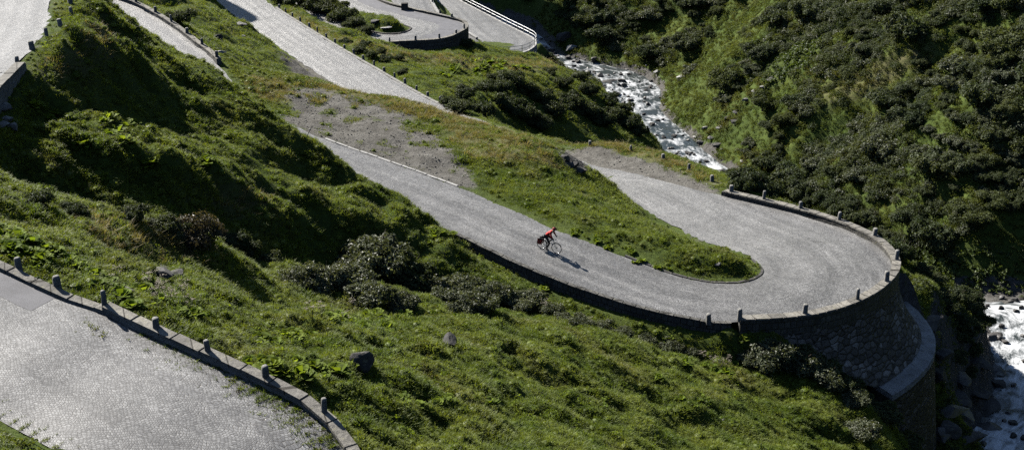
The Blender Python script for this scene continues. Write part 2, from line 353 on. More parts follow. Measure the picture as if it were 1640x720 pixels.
class MB:
    "collects verts and faces of one part"
    def __init__(s): s.V = []; s.F = []; s.M = []; s.U = []
    def add(s, V, F, m=0, uv=None):
        b = len(s.V); s.V += [tuple(v) for v in V]; s.F += [tuple(i+b for i in f) for f in F]; s.M += [m]*len(F)
        s.U += [tuple(q) for q in uv] if uv is not None else [(v[0]+v[1]*.37, v[2]+v[1]*.21) for v in V]
    def box(s, cx, cy, cz, sx, sy, sz, rot=None, jit=0, m=0, bev=0):
        B = []
        for z in (-1, 1):
            for x, y in ((-1, -1), (1, -1), (1, 1), (-1, 1)):
                B.append(Vector((x*sx/2*(1-(bev if z > 0 else 0)), y*sy/2*(1-(bev if z > 0 else 0)), z*sz/2)))
        if jit: B = [b+Vector((random.uniform(-jit, jit), random.uniform(-jit, jit), random.uniform(-jit, jit))) for b in B]
        if rot is not None: B = [rot @ b for b in B]
        s.add([b+Vector((cx, cy, cz)) for b in B], [(0, 3, 2, 1), (4, 5, 6, 7), (0, 1, 5, 4), (1, 2, 6, 5), (2, 3, 7, 6), (3, 0, 4, 7)], m)
    def tube(s, pts, rad, n=6, m=0, caps=True):
        pts = [Vector(p) for p in pts]; k = len(pts)
        rad = rad if isinstance(rad, (list, tuple)) else [rad]*k
        V = []; F = []
        a0 = None
        for i, p in enumerate(pts):
            d = (pts[min(i+1, k-1)]-pts[max(i-1, 0)]).normalized()
            up = a0 if a0 is not None and abs(a0.dot(d)) < .95 else (Vector((0, 0, 1)) if abs(d.z) < .9 else Vector((1, 0, 0)))
            a = (up-d*up.dot(d)).normalized(); a0 = a; b = d.cross(a)
            for j in range(n):
                t = 2*math.pi*j/n; V.append(p+(a*math.cos(t)+b*math.sin(t))*rad[i])
        for i in range(k-1):
            for j in range(n):
                F.append((i*n+j, i*n+(j+1) % n, (i+1)*n+(j+1) % n, (i+1)*n+j))
        if caps: F += [tuple(range(n))[::-1], tuple((k-1)*n+j for j in range(n))]
        s.add(V, F, m)
    def torus(s, c, R0, r, axis='y', n=28, k=6, m=0):
        V = []; F = []
        for i in range(n):
            t = 2*math.pi*i/n
            for j in range(k):
                q = 2*math.pi*j/k; rr = R0+r*math.cos(q)
                V.append((c[0]+rr*math.cos(t), c[1]+r*math.sin(q), c[2]+rr*math.sin(t)))
        for i in range(n):
            for j in range(k):
                F.append((i*k+j, i*k+(j+1) % k, ((i+1) % n)*k+(j+1) % k, ((i+1) % n)*k+j))
        s.add(V, F, m)
    def build(s, name, mats, parent=None, smooth=False):
        return mesh_obj(name, s.V, s.F, mats, parent, smooth, uv=s.U, midx=s.M)

def sweep(E, N, prof, name, mats, parent=None, smooth=False, s0=0, jit=0, ret=False):
    """wall swept along edge points E; N outward normals; prof(i)->list of (offset outward, height) going round the section"""
    n = len(E); V = []; U = []; F = []
    L = np.concatenate([[0], np.cumsum(np.linalg.norm(np.diff(E, axis=0), axis=1))])+s0
    m = len(prof(0))
    for i in range(n):
        per = 0; pr = prof(i)
        for j, (o, h) in enumerate(pr):
            if j: per += math.hypot(o-pr[j-1][0], h-pr[j-1][1])
            p = E[i]+N[i]*o; V.append((p[0]+random.uniform(-jit, jit), p[1]+random.uniform(-jit, jit), p[2]+h+random.uniform(-jit, jit))); U.append((L[i], per))
    for i in range(n-1):
        for j in range(m-1):
            F.append((i*m+j, i*m+j+1, (i+1)*m+j+1, (i+1)*m+j))
    F.append(tuple(range(m))[::-1]); F.append(tuple((n-1)*m+j for j in range(m)))
    # close the underside
    for i in range(n-1): F.append((i*m+m-1, i*m, (i+1)*m, (i+1)*m+m-1))
    return mesh_obj(name, V, F, mats, parent, smooth, uv=U)
def normals(E, other):
    T = np.gradient(E, axis=0); T[:, 2] = 0; T /= np.linalg.norm(T, axis=1)[:, None]
    N = np.stack([T[:, 1], -T[:, 0], 0*T[:, 0]], 1)
    s = np.sign(((E-other)*N).sum(1)); s = np.where(np.median(s) >= 0, 1, -1)
    return N*s
def resamp(E, step):
    L = np.concatenate([[0], np.cumsum(np.linalg.norm(np.diff(E, axis=0), axis=1))])
    q = np.linspace(0, L[-1], max(2, int(L[-1]/step)+1))
    return np.stack([np.interp(q, L, E[:, k]) for k in range(E.shape[1])], 1)

# ------------------------------------------------------------------ materials
def mat(name):
    m = bpy.data.materials.new(name); m.use_nodes = True
    nt = m.node_tree; nt.nodes.clear()
    out = nt.nodes.new('ShaderNodeOutputMaterial'); b = nt.nodes.new('ShaderNodeBsdfPrincipled')
    nt.links.new(b.outputs[0], out.inputs[0]); b.inputs['Specular IOR Level'].default_value = .3
    return m, nt, b, out
class NG:
    def __init__(s, nt): s.nt = nt
    def n(s, t, **kw):
        x = s.nt.nodes.new(t)
        for k, v in kw.items(): setattr(x, k, v)
        return x
    def l(s, a, b): s.nt.links.new(a, b)
    def pos(s): return s.n('ShaderNodeNewGeometry').outputs['Position']
    def uv(s): return s.n('ShaderNodeUVMap').outputs[0]
    def attr(s, name): return s.n('ShaderNodeAttribute', attribute_name=name).outputs['Fac']
    def noise(s, vec, scale, detail=3, rough=.55, dist=0):
        x = s.n('ShaderNodeTexNoise'); x.inputs['Scale'].default_value = scale; x.inputs['Detail'].default_value = detail
        x.inputs['Roughness'].default_value = rough; x.inputs['Distortion'].default_value = dist
        if vec is not None: s.l(vec, x.inputs['Vector'])
        return x.outputs['Fac']
    def voro(s, vec, scale, feature='F1', rnd=1):
        x = s.n('ShaderNodeTexVoronoi', feature=feature); x.inputs['Scale'].default_value = scale; x.inputs['Randomness'].default_value = rnd
        s.l(vec, x.inputs['Vector']); return x
    def ramp(s, fac, *stops):
        x = s.n('ShaderNodeValToRGB'); e = x.color_ramp.elements
        while len(e) < len(stops): e.new(.5)
        for i, (p, col) in enumerate(stops):
            e[i].position = p; e[i].color = (*col, 1) if isinstance(col, tuple) else (col, col, col, 1)
        s.l(fac, x.inputs[0]); return x.outputs[0]
    def mix(s, fac, a, b, mode='MIX'):
        x = s.n('ShaderNodeMix', data_type='RGBA', blend_type=mode)
        for sock, v in ((0, fac), (6, a), (7, b)):
            if isinstance(v, (int, float)): x.inputs[sock].default_value = v
            elif isinstance(v, tuple): x.inputs[sock].default_value = (*v, 1)
            else: s.l(v, x.inputs[sock])
        return x.outputs[2]
    def math(s, op, a, b=0.0, c=None):
        x = s.n('ShaderNodeMath', operation=op)
        for i, v in enumerate((a, b) if c is None else (a, b, c)):
            if isinstance(v, (int, float)): x.inputs[i].default_value = v
            else: s.l(v, x.inputs[i])
        return x.outputs[0]
    def bump(s, h, strength, dist, b, prev=None):
        x = s.n('ShaderNodeBump'); x.inputs['Strength'].default_value = strength; x.inputs['Distance'].default_value = dist
        s.l(h, x.inputs['Height'])
        if prev is not None: s.l(prev, x.inputs['Normal'])
        s.l(x.outputs[0], b.inputs['Normal']); return x.outputs[0]

def m_setts(name, base=(.238, .238, .238), arc=True):
    m, nt, b, o = mat(name); g = NG(nt)
    sep = g.n('ShaderNodeSeparateXYZ'); g.l(g.uv(), sep.inputs[0]); u, v = sep.outputs[0], sep.outputs[1]
    wv = g.noise(g.uv(), .8, 3)
    uu = g.math('ADD', u, g.math('MULTIPLY', wv, 1.1))
    f = g.math('SUBTRACT', g.math('FRACT', g.math('DIVIDE', uu, 1.15)), .5)
    a = g.math('MULTIPLY', g.math('MULTIPLY', f, f), 1.05)
    vv = g.math('ADD', g.math('ADD', v, a), g.math('MULTIPLY', g.noise(g.uv(), 1.3, 3), .55))
    cb = g.n('ShaderNodeCombineXYZ'); g.l(u, cb.inputs[0]); g.l(vv, cb.inputs[1])
    br = g.n('ShaderNodeTexBrick'); g.l(cb.outputs[0], br.inputs['Vector']); br.inputs['Scale'].default_value = 1
    br.inputs['Brick Width'].default_value = .10; br.inputs['Row Height'].default_value = .088; br.inputs['Mortar Size'].default_value = .011
    br.inputs['Mortar Smooth'].default_value = .45; br.inputs['Color1'].default_value = (.55, .55, .56, 1); br.inputs['Color2'].default_value = (1.22, 1.22, 1.21, 1); br.inputs['Mortar'].default_value = (.34, .32, .29, 1)
    big = g.ramp(g.noise(g.uv(), .35, 4, .6), (.3, .74), (.7, 1.2))
    trk = g.n('ShaderNodeMapping'); trk.inputs['Scale'].default_value = (1.1, .05, 1); g.l(g.uv(), trk.inputs[0])
    big = g.mix(1, big, g.ramp(g.noise(trk.outputs[0], 1.0, 3, .6), (.32, .72), (.68, 1.16)), 'MULTIPLY')
    st = g.n('ShaderNodeMapping'); st.inputs['Scale'].default_value = (1.4, .5, 1); g.l(g.uv(), st.inputs[0])
    big = g.mix(g.ramp(g.noise(st.outputs[0], .55, 5, .7), (.60, 0.0), (.70, .5)), big, (.62, .60, .57))
    mid = g.ramp(g.noise(g.uv(), 2.2, 3), (.3, .86), (.7, 1.1))
    tr = g.noise(g.uv(), 28, 2)
    col = g.mix(1, base, br.outputs['Color'], 'MULTIPLY'); col = g.mix(1, col, big, 'MULTIPLY'); col = g.mix(1, col, mid, 'MULTIPLY')
    g.l(col, b.inputs['Base Color'])
    b.inputs['Roughness'].default_value = .48; b.inputs['Specular IOR Level'].default_value = .5
    h = g.math('ADD', g.math('MULTIPLY', br.outputs['Fac'], -1), g.math('MULTIPLY', tr, .5))
    g.bump(h, .5, .02, b)
    return m
def m_stone(name, base=(.27, .265, .25), dark=.55, lichen=True, scale=1, blocks=None, rough=.85):
    m, nt, b, o = mat(name); g = NG(nt); p = g.pos()
    n1 = g.ramp(g.noise(p, 1.3*scale, 5, .65), (.28, dark), (.72, 1.2))
    n2 = g.ramp(g.noise(p, 14*scale, 3, .6), (.3, .75), (.7, 1.2))
    col = g.mix(1, base, n1, 'MULTIPLY'); col = g.mix(1, col, n2, 'MULTIPLY')
    if lichen:
        col = g.mix(g.ramp(g.noise(p, 5*scale, 3), (.6, 0.0), (.7, .55)), col, (.30, .29, .19))
        col = g.mix(g.ramp(g.noise(p, 3.1*scale, 4, .7), (.58, 0.0), (.66, .6)), col, (.07, .07, .06))
    h = g.math('ADD', g.noise(p, 6*scale, 5, .6), g.math('MULTIPLY', g.noise(p, 30*scale, 2), .3))
    if blocks:
        br = g.n('ShaderNodeTexBrick'); g.l(g.uv(), br.inputs['Vector']); br.inputs['Scale'].default_value = 1
        br.inputs['Brick Width'].default_value = blocks[0]; br.inputs['Row Height'].default_value = blocks[1]; br.inputs['Mortar Size'].default_value = .02
        br.inputs['Color1'].default_value = (.75, .75, .75, 1); br.inputs['Color2'].default_value = (1.15, 1.14, 1.1, 1); br.inputs['Mortar'].default_value = (.25, .24, .22, 1)
        col = g.mix(1, col, br.outputs['Color'], 'MULTIPLY'); h = g.math('SUBTRACT', h, g.math('MULTIPLY', br.outputs['Fac'], 1.2))
    g.l(col, b.inputs['Base Color']); b.inputs['Roughness'].default_value = rough
    g.bump(h, .7, .05, b)
    return m
def m_rubble(name, base=(.25, .24, .22), size=2.0):
    "roughly coursed rubble masonry on UV in metres"
    m, nt, b, o = mat(name); g = NG(nt)
    mp = g.n('ShaderNodeMapping'); mp.inputs['Scale'].default_value = (size*.72, size, 1); g.l(g.uv(), mp.inputs[0])
    ad = g.n('ShaderNodeVectorMath', operation='ADD'); nz = g.n('ShaderNodeTexNoise'); nz.inputs['Scale'].default_value = 2; g.l(g.uv(), nz.inputs['Vector'])
    sc = g.n('ShaderNodeVectorMath', operation='SCALE'); sc.inputs['Scale'].default_value = .35; g.l(nz.outputs['Color'], sc.inputs[0]); g.l(mp.outputs[0], ad.inputs[0]); g.l(sc.outputs[0], ad.inputs[1])
    v1 = g.voro(ad.outputs[0], 1, 'F1', .75); ve = g.voro(ad.outputs[0], 1, 'DISTANCE_TO_EDGE', .75)
    cell = g.n('ShaderNodeSeparateColor'); g.l(v1.outputs['Color'], cell.inputs[0])
    tone = g.ramp(cell.outputs[0], (0, .45), (.7, .95), (1, 1.9))
    col = g.mix(1, base, tone, 'MULTIPLY'); col = g.mix(1, col, g.ramp(g.noise(g.uv(), 9, 4), (.3, .7), (.7, 1.2)), 'MULTIPLY')
    gap = g.ramp(ve.outputs['Distance'], (.0, 1.0), (.09, 0.0)); col = g.mix(gap, col, (.035, .034, .03))
    g.l(col, b.inputs['Base Color']); b.inputs['Roughness'].default_value = .9
    g.bump(g.math('ADD', g.ramp(ve.outputs['Distance'], (0, 0.0), (.22, 1.0)), g.math('MULTIPLY', g.noise(g.uv(), 12, 3), .35)), .9, .12, b)
    return m
def m_leaf(name, c1, c2, rough=.45, trans=.35, spec=.4, scale=.35, c3=None):
    m, nt, b, o = mat(name); g = NG(nt); p = g.pos()
    n = g.noise(p, scale, 3, .6)
    col0 = None
    ri = g.n('ShaderNodeNewGeometry').outputs['Random Per Island']
    col = g.mix(g.ramp(n, (.35, 0.0), (.65, 1.0)), c1, c2)
    if c3: col = g.mix(g.ramp(g.noise(p, scale*.4+.05, 2), (.56, 0.0), (.72, .8)), col, c3)
    col = g.mix(1, col, g.ramp(ri, (0, .82), (1, 1.18)), 'MULTIPLY')
    col = g.mix(1, col, g.ramp(g.noise(p, 2.3, 2), (.32, .72), (.68, 1.25)), 'MULTIPLY')
    g.l(col, b.inputs['Base Color']); b.inputs['Roughness'].default_value = rough; b.inputs['Specular IOR Level'].default_value = spec
    if trans:
        t = g.n('ShaderNodeBsdfTranslucent'); g.l(g.mix(1, col, (1.25, 1.2, .55), 'MULTIPLY'), t.inputs[0])
        mx = g.n('ShaderNodeMixShader'); mx.inputs[0].default_value = trans
        g.l(b.outputs[0], mx.inputs[1]); g.l(t.outputs[0], mx.inputs[2]); g.l(mx.outputs[0], o.inputs[0])
    return m
def m_plain(name, col, rough=.5, metal=0, spec=.4, var=.25):
    m, nt, b, o = mat(name); g = NG(nt)
    cc = g.mix(1, col, g.ramp(g.noise(g.pos(), 9, 3), (.3, 1-var), (.7, 1+var)), 'MULTIPLY')
    g.l(cc, b.inputs['Base Color']); b.inputs['Roughness'].default_value = rough; b.inputs['Metallic'].default_value = metal; b.inputs['Specular IOR Level'].default_value = spec
    return m

M = {}
M['setts'] = m_setts('granite_setts')
M['asphalt'], nt, b, o = mat('asphalt'); g = NG(nt); col = g.mix(1, (.135, .135, .145), g.ramp(g.noise(g.pos(), 1.1, 5, .65), (.3, .8), (.7, 1.2)), 'MULTIPLY'); g.l(g.mix(1, col, g.ramp(g.noise(g.pos(), 45, 2), (.3, .7), (.7, 1.3)), 'MULTIPLY'), b.inputs['Base Color']); b.inputs['Roughness'].default_value = .7; g.bump(g.noise(g.pos(), 60, 2), .5, .01, b)
M['stone'] = m_stone('weathered_granite')
M['parapet'] = m_stone('parapet_granite', (.12, .117, .11), .5, blocks=(.38, .45))
M['coping'] = m_stone('coping_granite', (.25, .238, .215), blocks=(1.0, 5))
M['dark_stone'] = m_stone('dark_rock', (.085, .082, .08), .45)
M['pale_stone'] = m_stone('pale_rock', (.40, .395, .38), .6, lichen=False)
M['wet_stone'] = m_stone('wet_rock', (.13, .125, .12), .4, lichen=False, rough=.45)
M['rubble'] = m_rubble('rubble_masonry', (.20, .185, .165), 2.6)
M['ashlar'] = m_rubble('plinth_masonry', (.095, .085, .072), 3.2)
M['ledge'] = m_stone('ledge_stone', (.30, .30, .30), .6)
M['concrete'] = m_stone('pale_concrete', (.42, .415, .40), .75, lichen=False)
M['steel'] = m_plain('galvanised_steel', (.42, .43, .44), .45, .6)
# ground under the grass
m, nt, b, o = mat('hillside_turf'); g = NG(nt); p = g.pos()
col = g.mix(g.ramp(g.noise(p, .16, 4, .6), (.38, 0.0), (.62, 1.0)), (.060, .092, .016), (.095, .125, .026))
col = g.mix(g.ramp(g.noise(p, 1.7, 4, .65), (.35, .0), (.7, .75)), col, (.030, .042, .012))
col = g.mix(g.math('MULTIPLY', g.attr('dry'), g.ramp(g.noise(p, .9, 4, .65), (.3, .2), (.62, 1.0))), col, (.17, .15, .075))
gr = g.mix(g.ramp(g.noise(p, 1.1, 5, .7), (.35, 0.0), (.65, 1.0)), (.085, .08, .07), (.175, .168, .152))
gr = g.mix(1, gr, g.ramp(g.noise(p, 16, 3, .7), (.3, .65), (.7, 1.25)), 'MULTIPLY')
gfac = g.ramp(g.math('ADD', g.attr('gravel'), g.math('MULTIPLY', g.math('SUBTRACT', g.noise(p, .7, 6, .75), .5), 2.3)), (.38, 0.0), (.66, 1.0))
col = g.mix(gfac, col, gr)
rk = g.mix(g.ramp(g.noise(p, 2.2, 5, .7), (.3, 0.0), (.7, 1.0)), (.035, .033, .030), (.15, .145, .135))
col = g.mix(g.ramp(g.math('ADD', g.attr('rock'), g.math('MULTIPLY', g.math('SUBTRACT', g.noise(p, 1.6, 4, .7), .5), .7)), (.42, 0.0), (.55, 1.0)), col, rk)
g.l(col, b.inputs['Base Color']); b.inputs['Roughness'].default_value = .95; b.inputs['Specular IOR Level'].default_value = .15
g.bump(g.math('ADD', g.noise(p, 5, 4, .65), g.math('MULTIPLY', g.noise(p, 22, 3, .7), .5)), .8, .14, b)
M['turf'] = m
# stream
m, nt, b, o = mat('mountain_water'); g = NG(nt); p = g.pos()
mp = g.n('ShaderNodeMapping'); mp.inputs['Scale'].default_value = (1, .45, 1); g.l(g.uv(), mp.inputs[0])
f1 = g.noise(mp.outputs[0], 1.1, 6, .72, .6)
foam = g.ramp(g.math('ADD', f1, g.math('MULTIPLY', g.math('SUBTRACT', g.noise(p, .25, 3), .5), .9)), (.45, 0.0), (.74, 1.0))
spz = g.n('ShaderNodeSeparateXYZ'); g.l(p, spz.inputs[0])
rap = g.ramp(g.math('DIVIDE', spz.outputs[1], 250), (.40, .09), (.47, 0.0))     # rapids in the lower reach
foam = g.ramp(g.math('ADD', g.math('ADD', f1, rap), g.math('MULTIPLY', g.math('SUBTRACT', g.noise(p, .25, 3), .5), .9)), (.45, 0.0), (.74, 1.0))
g.l(g.mix(foam, (.040, .050, .053), (.76, .78, .80)), b.inputs['Base Color'])
g.l(g.ramp(foam, (0, .22), (1, .65)), b.inputs['Roughness']); b.inputs['Specular IOR Level'].default_value = .5
g.bump(g.noise(mp.outputs[0], 2.6, 4, .6), .6, .18, b)
M['water'] = m

# ------------------------------------------------------------------ ground zones
PU, PV = pix(fx, fy, TZ)
def zone(poly, y0, y1, soft=0):
    m = np.where((fy > y0) & (fy < y1))[0]
    r = np.zeros(len(fx), bool); r[m] = inside(poly, PU[m], PV[m]); return r
def blur(a, k):
    a = a.reshape(NY, NX).astype(float)
    for _ in range(k):
        q = np.pad(a, 1, mode='edge'); a = (q[:-2, 1:-1]+q[2:, 1:-1]+q[1:-1, :-2]+q[1:-1, 2:]+q[1:-1, 1:-1])/5
    return a.ravel()
gravel = zone([(465, 185), (520, 186), (610, 196), (690, 215), (735, 250), (765, 290), (745, 300), (700, 288), (600, 255), (540, 232), (490, 215)], 80, 104).astype(float)
gravel = np.maximum(gravel, .8*zone([(430, 135), (520, 140), (640, 172), (720, 215), (690, 212), (600, 190), (470, 180)], 90, 108)*.8)
gravel = np.maximum(gravel, zone([(895, 240), (960, 240), (1040, 262), (1110, 292), (1150, 310), (1140, 318), (1060, 292), (1000, 276), (925, 264)], 85, 108)*1.6)
gravel = np.maximum(gravel, zone([(445, 85), (470, 90), (545, 140), (520, 138), (470, 120)], 112, 138)*.9)
gravel = np.maximum(gravel, .62*((DR < .55) & (DR > 0) & (fy < 130) & (fy > 45)))
gravel = np.clip(blur(gravel, 9)*1.25, 0, 1)
dry = zone([(165, 20), (172, 50), (165, 75), (130, 100), (70, 130), (60, 110), (110, 85), (150, 50), (155, 10)], 55, 95).astype(float)
dry = np.maximum(dry, .8*zone([(390, 120), (560, 140), (700, 170), (860, 225), (950, 330), (900, 340), (780, 290), (700, 200), (560, 170), (400, 160)], 85, 110))
dry = np.maximum(dry, .7*zone([(280, 300), (440, 300), (440, 350), (300, 345)], 58, 80))
dry = np.maximum(dry, .7*zone([(100, 330), (300, 370), (380, 430), (330, 430), (150, 400)], 40, 60))
dry = np.maximum(dry, .8*zone([(870, 212), (1000, 225), (1110, 265), (1170, 300), (1120, 290), (1000, 245), (880, 228)], 85, 112))
dry = np.maximum(dry, .75*zone([(430, 5), (560, 60), (650, 85), (880, 95), (900, 115), (760, 115), (600, 90), (470, 40)], 125, 175))
dry = np.maximum(dry, .8*zone([(1300, 150), (1420, 90), (1480, 60), (1500, 90), (1400, 150), (1330, 170)], 120, 230))
dry = blur(dry, 4)
rim = blur(zone([(172, 15), (175, 50), (168, 80), (130, 108), (80, 132), (60, 118), (115, 88), (152, 55), (160, 10)], 55, 95), 2)
dry = np.maximum(dry, 1.3*rim)
rock = (DRIV < RW+1.7).astype(float)*(.55+.45*(fbm(fx/3, fy/3, 61, 2) > .45))
rock = np.maximum(rock, zone([(1120, 235), (1190, 170), (1260, 120), (1300, 100), (1290, 115), (1230, 160), (1170, 215), (1150, 240)], 120, 200)*.38)
rock = np.maximum(rock, .85*((fx > 28) & (fx < 43) & (fy > 55) & (fy < 92) & (DRIV < 8) & (fx < RIV_C[KR, 0])))
rock = np.maximum(rock, .8*zone([(222, 412), (260, 415), (285, 435), (270, 445), (225, 425)], 38, 60))
rock = np.maximum(rock, .7*zone([(130, 385), (160, 388), (165, 398), (135, 396)], 38, 60))
rock = np.maximum(rock, 1.0*zone([(892, 238), (915, 244), (938, 262), (942, 284), (915, 276), (888, 254)], 84, 97)*.62)
sl_ = np.hypot(np.gradient(TG, GS, axis=1), np.gradient(TG, GS, axis=0)).ravel()
rock = np.maximum(rock, .8*sstep(1.2, 1.9, sl_)*(fx > 22)*(fy < 100)*(fx < RIV_C[KR, 0]))
rock = blur(rock, 2)

# one ground sheet: fine in the middle, stretched far out to the horizon
def stretch(a):
    e = np.array([6, 16, 34, 70, 140, 280, 560, 1100.])
    return np.concatenate([(a[0]-e)[::-1], a, a[-1]+e])
EX, EY = stretch(gx), stretch(gy)
ex, ey = np.meshgrid(EX, EY); qx = np.clip(ex, GX0, GX1); qy = np.clip(ey, GY0, GY1)
ii = np.clip(np.round((qx-GX0)/GS).astype(int), 0, NX-1); jj = np.clip(np.round((qy-GY0)/GS).astype(int), 0, NY-1)
ez = TG[jj, ii].copy()
ez += np.maximum(0, ex-GX1)*.5 + np.maximum(0, GX0-ex)*.12 + np.maximum(0, GY0-ey)*.12 - np.minimum(60, np.maximum(0, ey-GY1)*.12)
ez += np.maximum(0, ey-GY1-200)*.25
ez += mounds(ex, ey)-mounds(qx, qy)
nEx, nEy = len(EX), len(EY)
me = bpy.data.meshes.new('ground')
co = np.stack([ex.ravel(), ey.ravel(), ez.ravel()], 1)
a = (np.arange(nEy-1)[:, None]*nEx+np.arange(nEx-1)[None]).ravel()
quads = np.stack([a, a+1, a+nEx+1, a+nEx], 1)
me.vertices.add(len(co)); me.vertices.foreach_set('co', co.ravel())
me.loops.add(quads.size); me.loops.foreach_set('vertex_index', quads.ravel().astype(np.int32))
me.polygons.add(len(quads)); me.polygons.foreach_set('loop_start', np.arange(0, quads.size, 4, dtype=np.int32))
me.polygons.foreach_set('use_smooth', np.ones(len(quads), bool))
me.update(calc_edges=True); me.materials.append(M['turf'])
for nm, arr in (('gravel', gravel), ('dry', dry), ('rock', rock)):
    at = me.attributes.new(nm, 'FLOAT', 'POINT'); at.data.foreach_set('value', arr.reshape(NY, NX)[jj, ii].ravel().astype(np.float32))
ground = bpy.data.objects.new('ground', me); COL.objects.link(ground)
tag(ground, 'grassy mountainside falling away to a rocky stream', 'ground', kind='structure')

# ------------------------------------------------------------------ road surfaces
ROADLABEL = {'near': 'sett paved road crossing the lower left corner', 'upper': 'sett paved road leg entering at the upper left corner', 'hairpin': 'long sett paved road with the wide hairpin and the cyclist',
             'loop': 'far sett paved loop with asphalt outer lane', 'lowest': 'pale lowest road bend beside the stream with railing'}
def strip(name, O, I, s0, s1, lift, m, k=10, wob=0, seed=1, crown=.05):
    n = len(O); V = []; U = []; F = []
    Lc = np.concatenate([[0], np.cumsum(np.linalg.norm(np.diff((O+I)/2, axis=0), axis=1))])
    W = np.linalg.norm(O-I, axis=1)
    e1 = (vnoise(Lc/1.1, Lc*0+seed, seed)-.5)*wob; e2 = (vnoise(Lc/1.3, Lc*0+seed+4, seed+9)-.5)*wob
    for i in range(n):
        for j in range(k+1):
            s = s0+(s1-s0)*j/k
            if j == 0: s += e1[i]
            if j == k: s += e2[i]
            p = I[i]*(1-s)+O[i]*s
            V.append((p[0], p[1], p[2]+lift+crown*4*s*(1-s)+.02*(fbm(np.array([p[0]/1.7]), np.array([p[1]/1.7]), 3, 2)[0]-.5))); U.append((s*W[i], Lc[i]))
    for i in range(n-1):
        for j in range(k):
            F.append((i*(k+1)+j, i*(k+1)+j+1, (i+1)*(k+1)+j+1, (i+1)*(k+1)+j))
    o = mesh_obj(name, V, F, m, None, True, uv=U)
    o.data.update()
    if o.data.polygons[len(F)//2].normal.z < 0: o.data.flip_normals()
    return o
for key, rd in ROADS.items():
    tag(strip('road', rd['O'], rd['I'], 0, 1, 0, M['setts'], wob=.05), ROADLABEL[key], 'road', kind='structure')
rd = ROADS['loop']; n = len(rd['O']); V0 = [k for k in range(n) if pix(*rd['O'][k])[1] < 68 and k > 10]
_k0 = int(np.argmin(np.abs(rd['O'][:, 0]+10)+np.abs(rd['O'][:, 1]-159)))
tag(strip('asphalt_lane', rd['O'][_k0:], rd['I'][_k0:], .52, .97, .006, M['asphalt'], 5, .04, 5), 'grey asphalt lane on the outside of the far loop', 'road', kind='structure')
rd = ROADS['near']
_k1 = int(np.argmin(np.abs(pix(*rd['O'].T)[0]-112)))
o = strip('asphalt_patch', rd['O'][:_k1], rd['I'][:_k1], .80, .99, .006, M['asphalt'], 5, .03, 8); tag(o, 'smooth grey asphalt patch beside the kerb, left edge', 'road patch', kind='structure')

# ------------------------------------------------------------------ camera, light
cam = bpy.data.cameras.new('camera'); cam.sensor_width = 36; cam.lens = 36*FPX/1640; cam.clip_end = 5000; cam.clip_start = .5
co_ = bpy.data.objects.new('camera', cam); COL.objects.link(co_); co_.rotation_euler = (R(90)-PITCH, 0, 0); SC.camera = co_
SUN = Vector((-.69*math.cos(R(35)), .72*math.cos(R(35)), math.sin(R(35)))).normalized()
sl = bpy.data.lights.new('sun', 'SUN'); sl.energy = 5.0; sl.angle = R(.53); sl.color = (1, .95, .87)
so = bpy.data.objects.new('sun', sl); COL.objects.link(so); so.rotation_euler = (-SUN).to_track_quat('-Z', 'Y').to_euler(); so.location = (-60, 60, 60)
wd = bpy.data.worlds.new('World'); SC.world = wd; wd.use_nodes = True
nt = wd.node_tree; nt.nodes.clear(); g = NG(nt)
sky = g.n('ShaderNodeTexSky', sky_type='NISHITA'); sky.sun_disc = False; sky.altitude = 1800; sky.dust_density = .3; sky.sun_elevation = R(35); sky.sun_rotation = math.atan2(SUN.x, SUN.y)
bg = g.n('ShaderNodeBackground'); bg.inputs[1].default_value = .05; g.l(sky.outputs[0], bg.inputs[0]); wo = g.n('ShaderNodeOutputWorld'); g.l(bg.outputs[0], wo.inputs[0])
SC.view_settings.view_transform = 'Standard'; SC.view_settings.look = 'None'; SC.view_settings.exposure = 1.1; SC.view_settings.gamma = 1
SC.render.engine = 'CYCLES'; SC.cycles.use_denoising = False; SC.cycles.max_bounces = 4; SC.cycles.diffuse_bounces = 0; SC.cycles.transparent_max_bounces = 4; SC.cycles.sample_clamp_indirect = 1.5; SC.cycles.caustics_reflective = False; SC.cycles.caustics_refractive = False
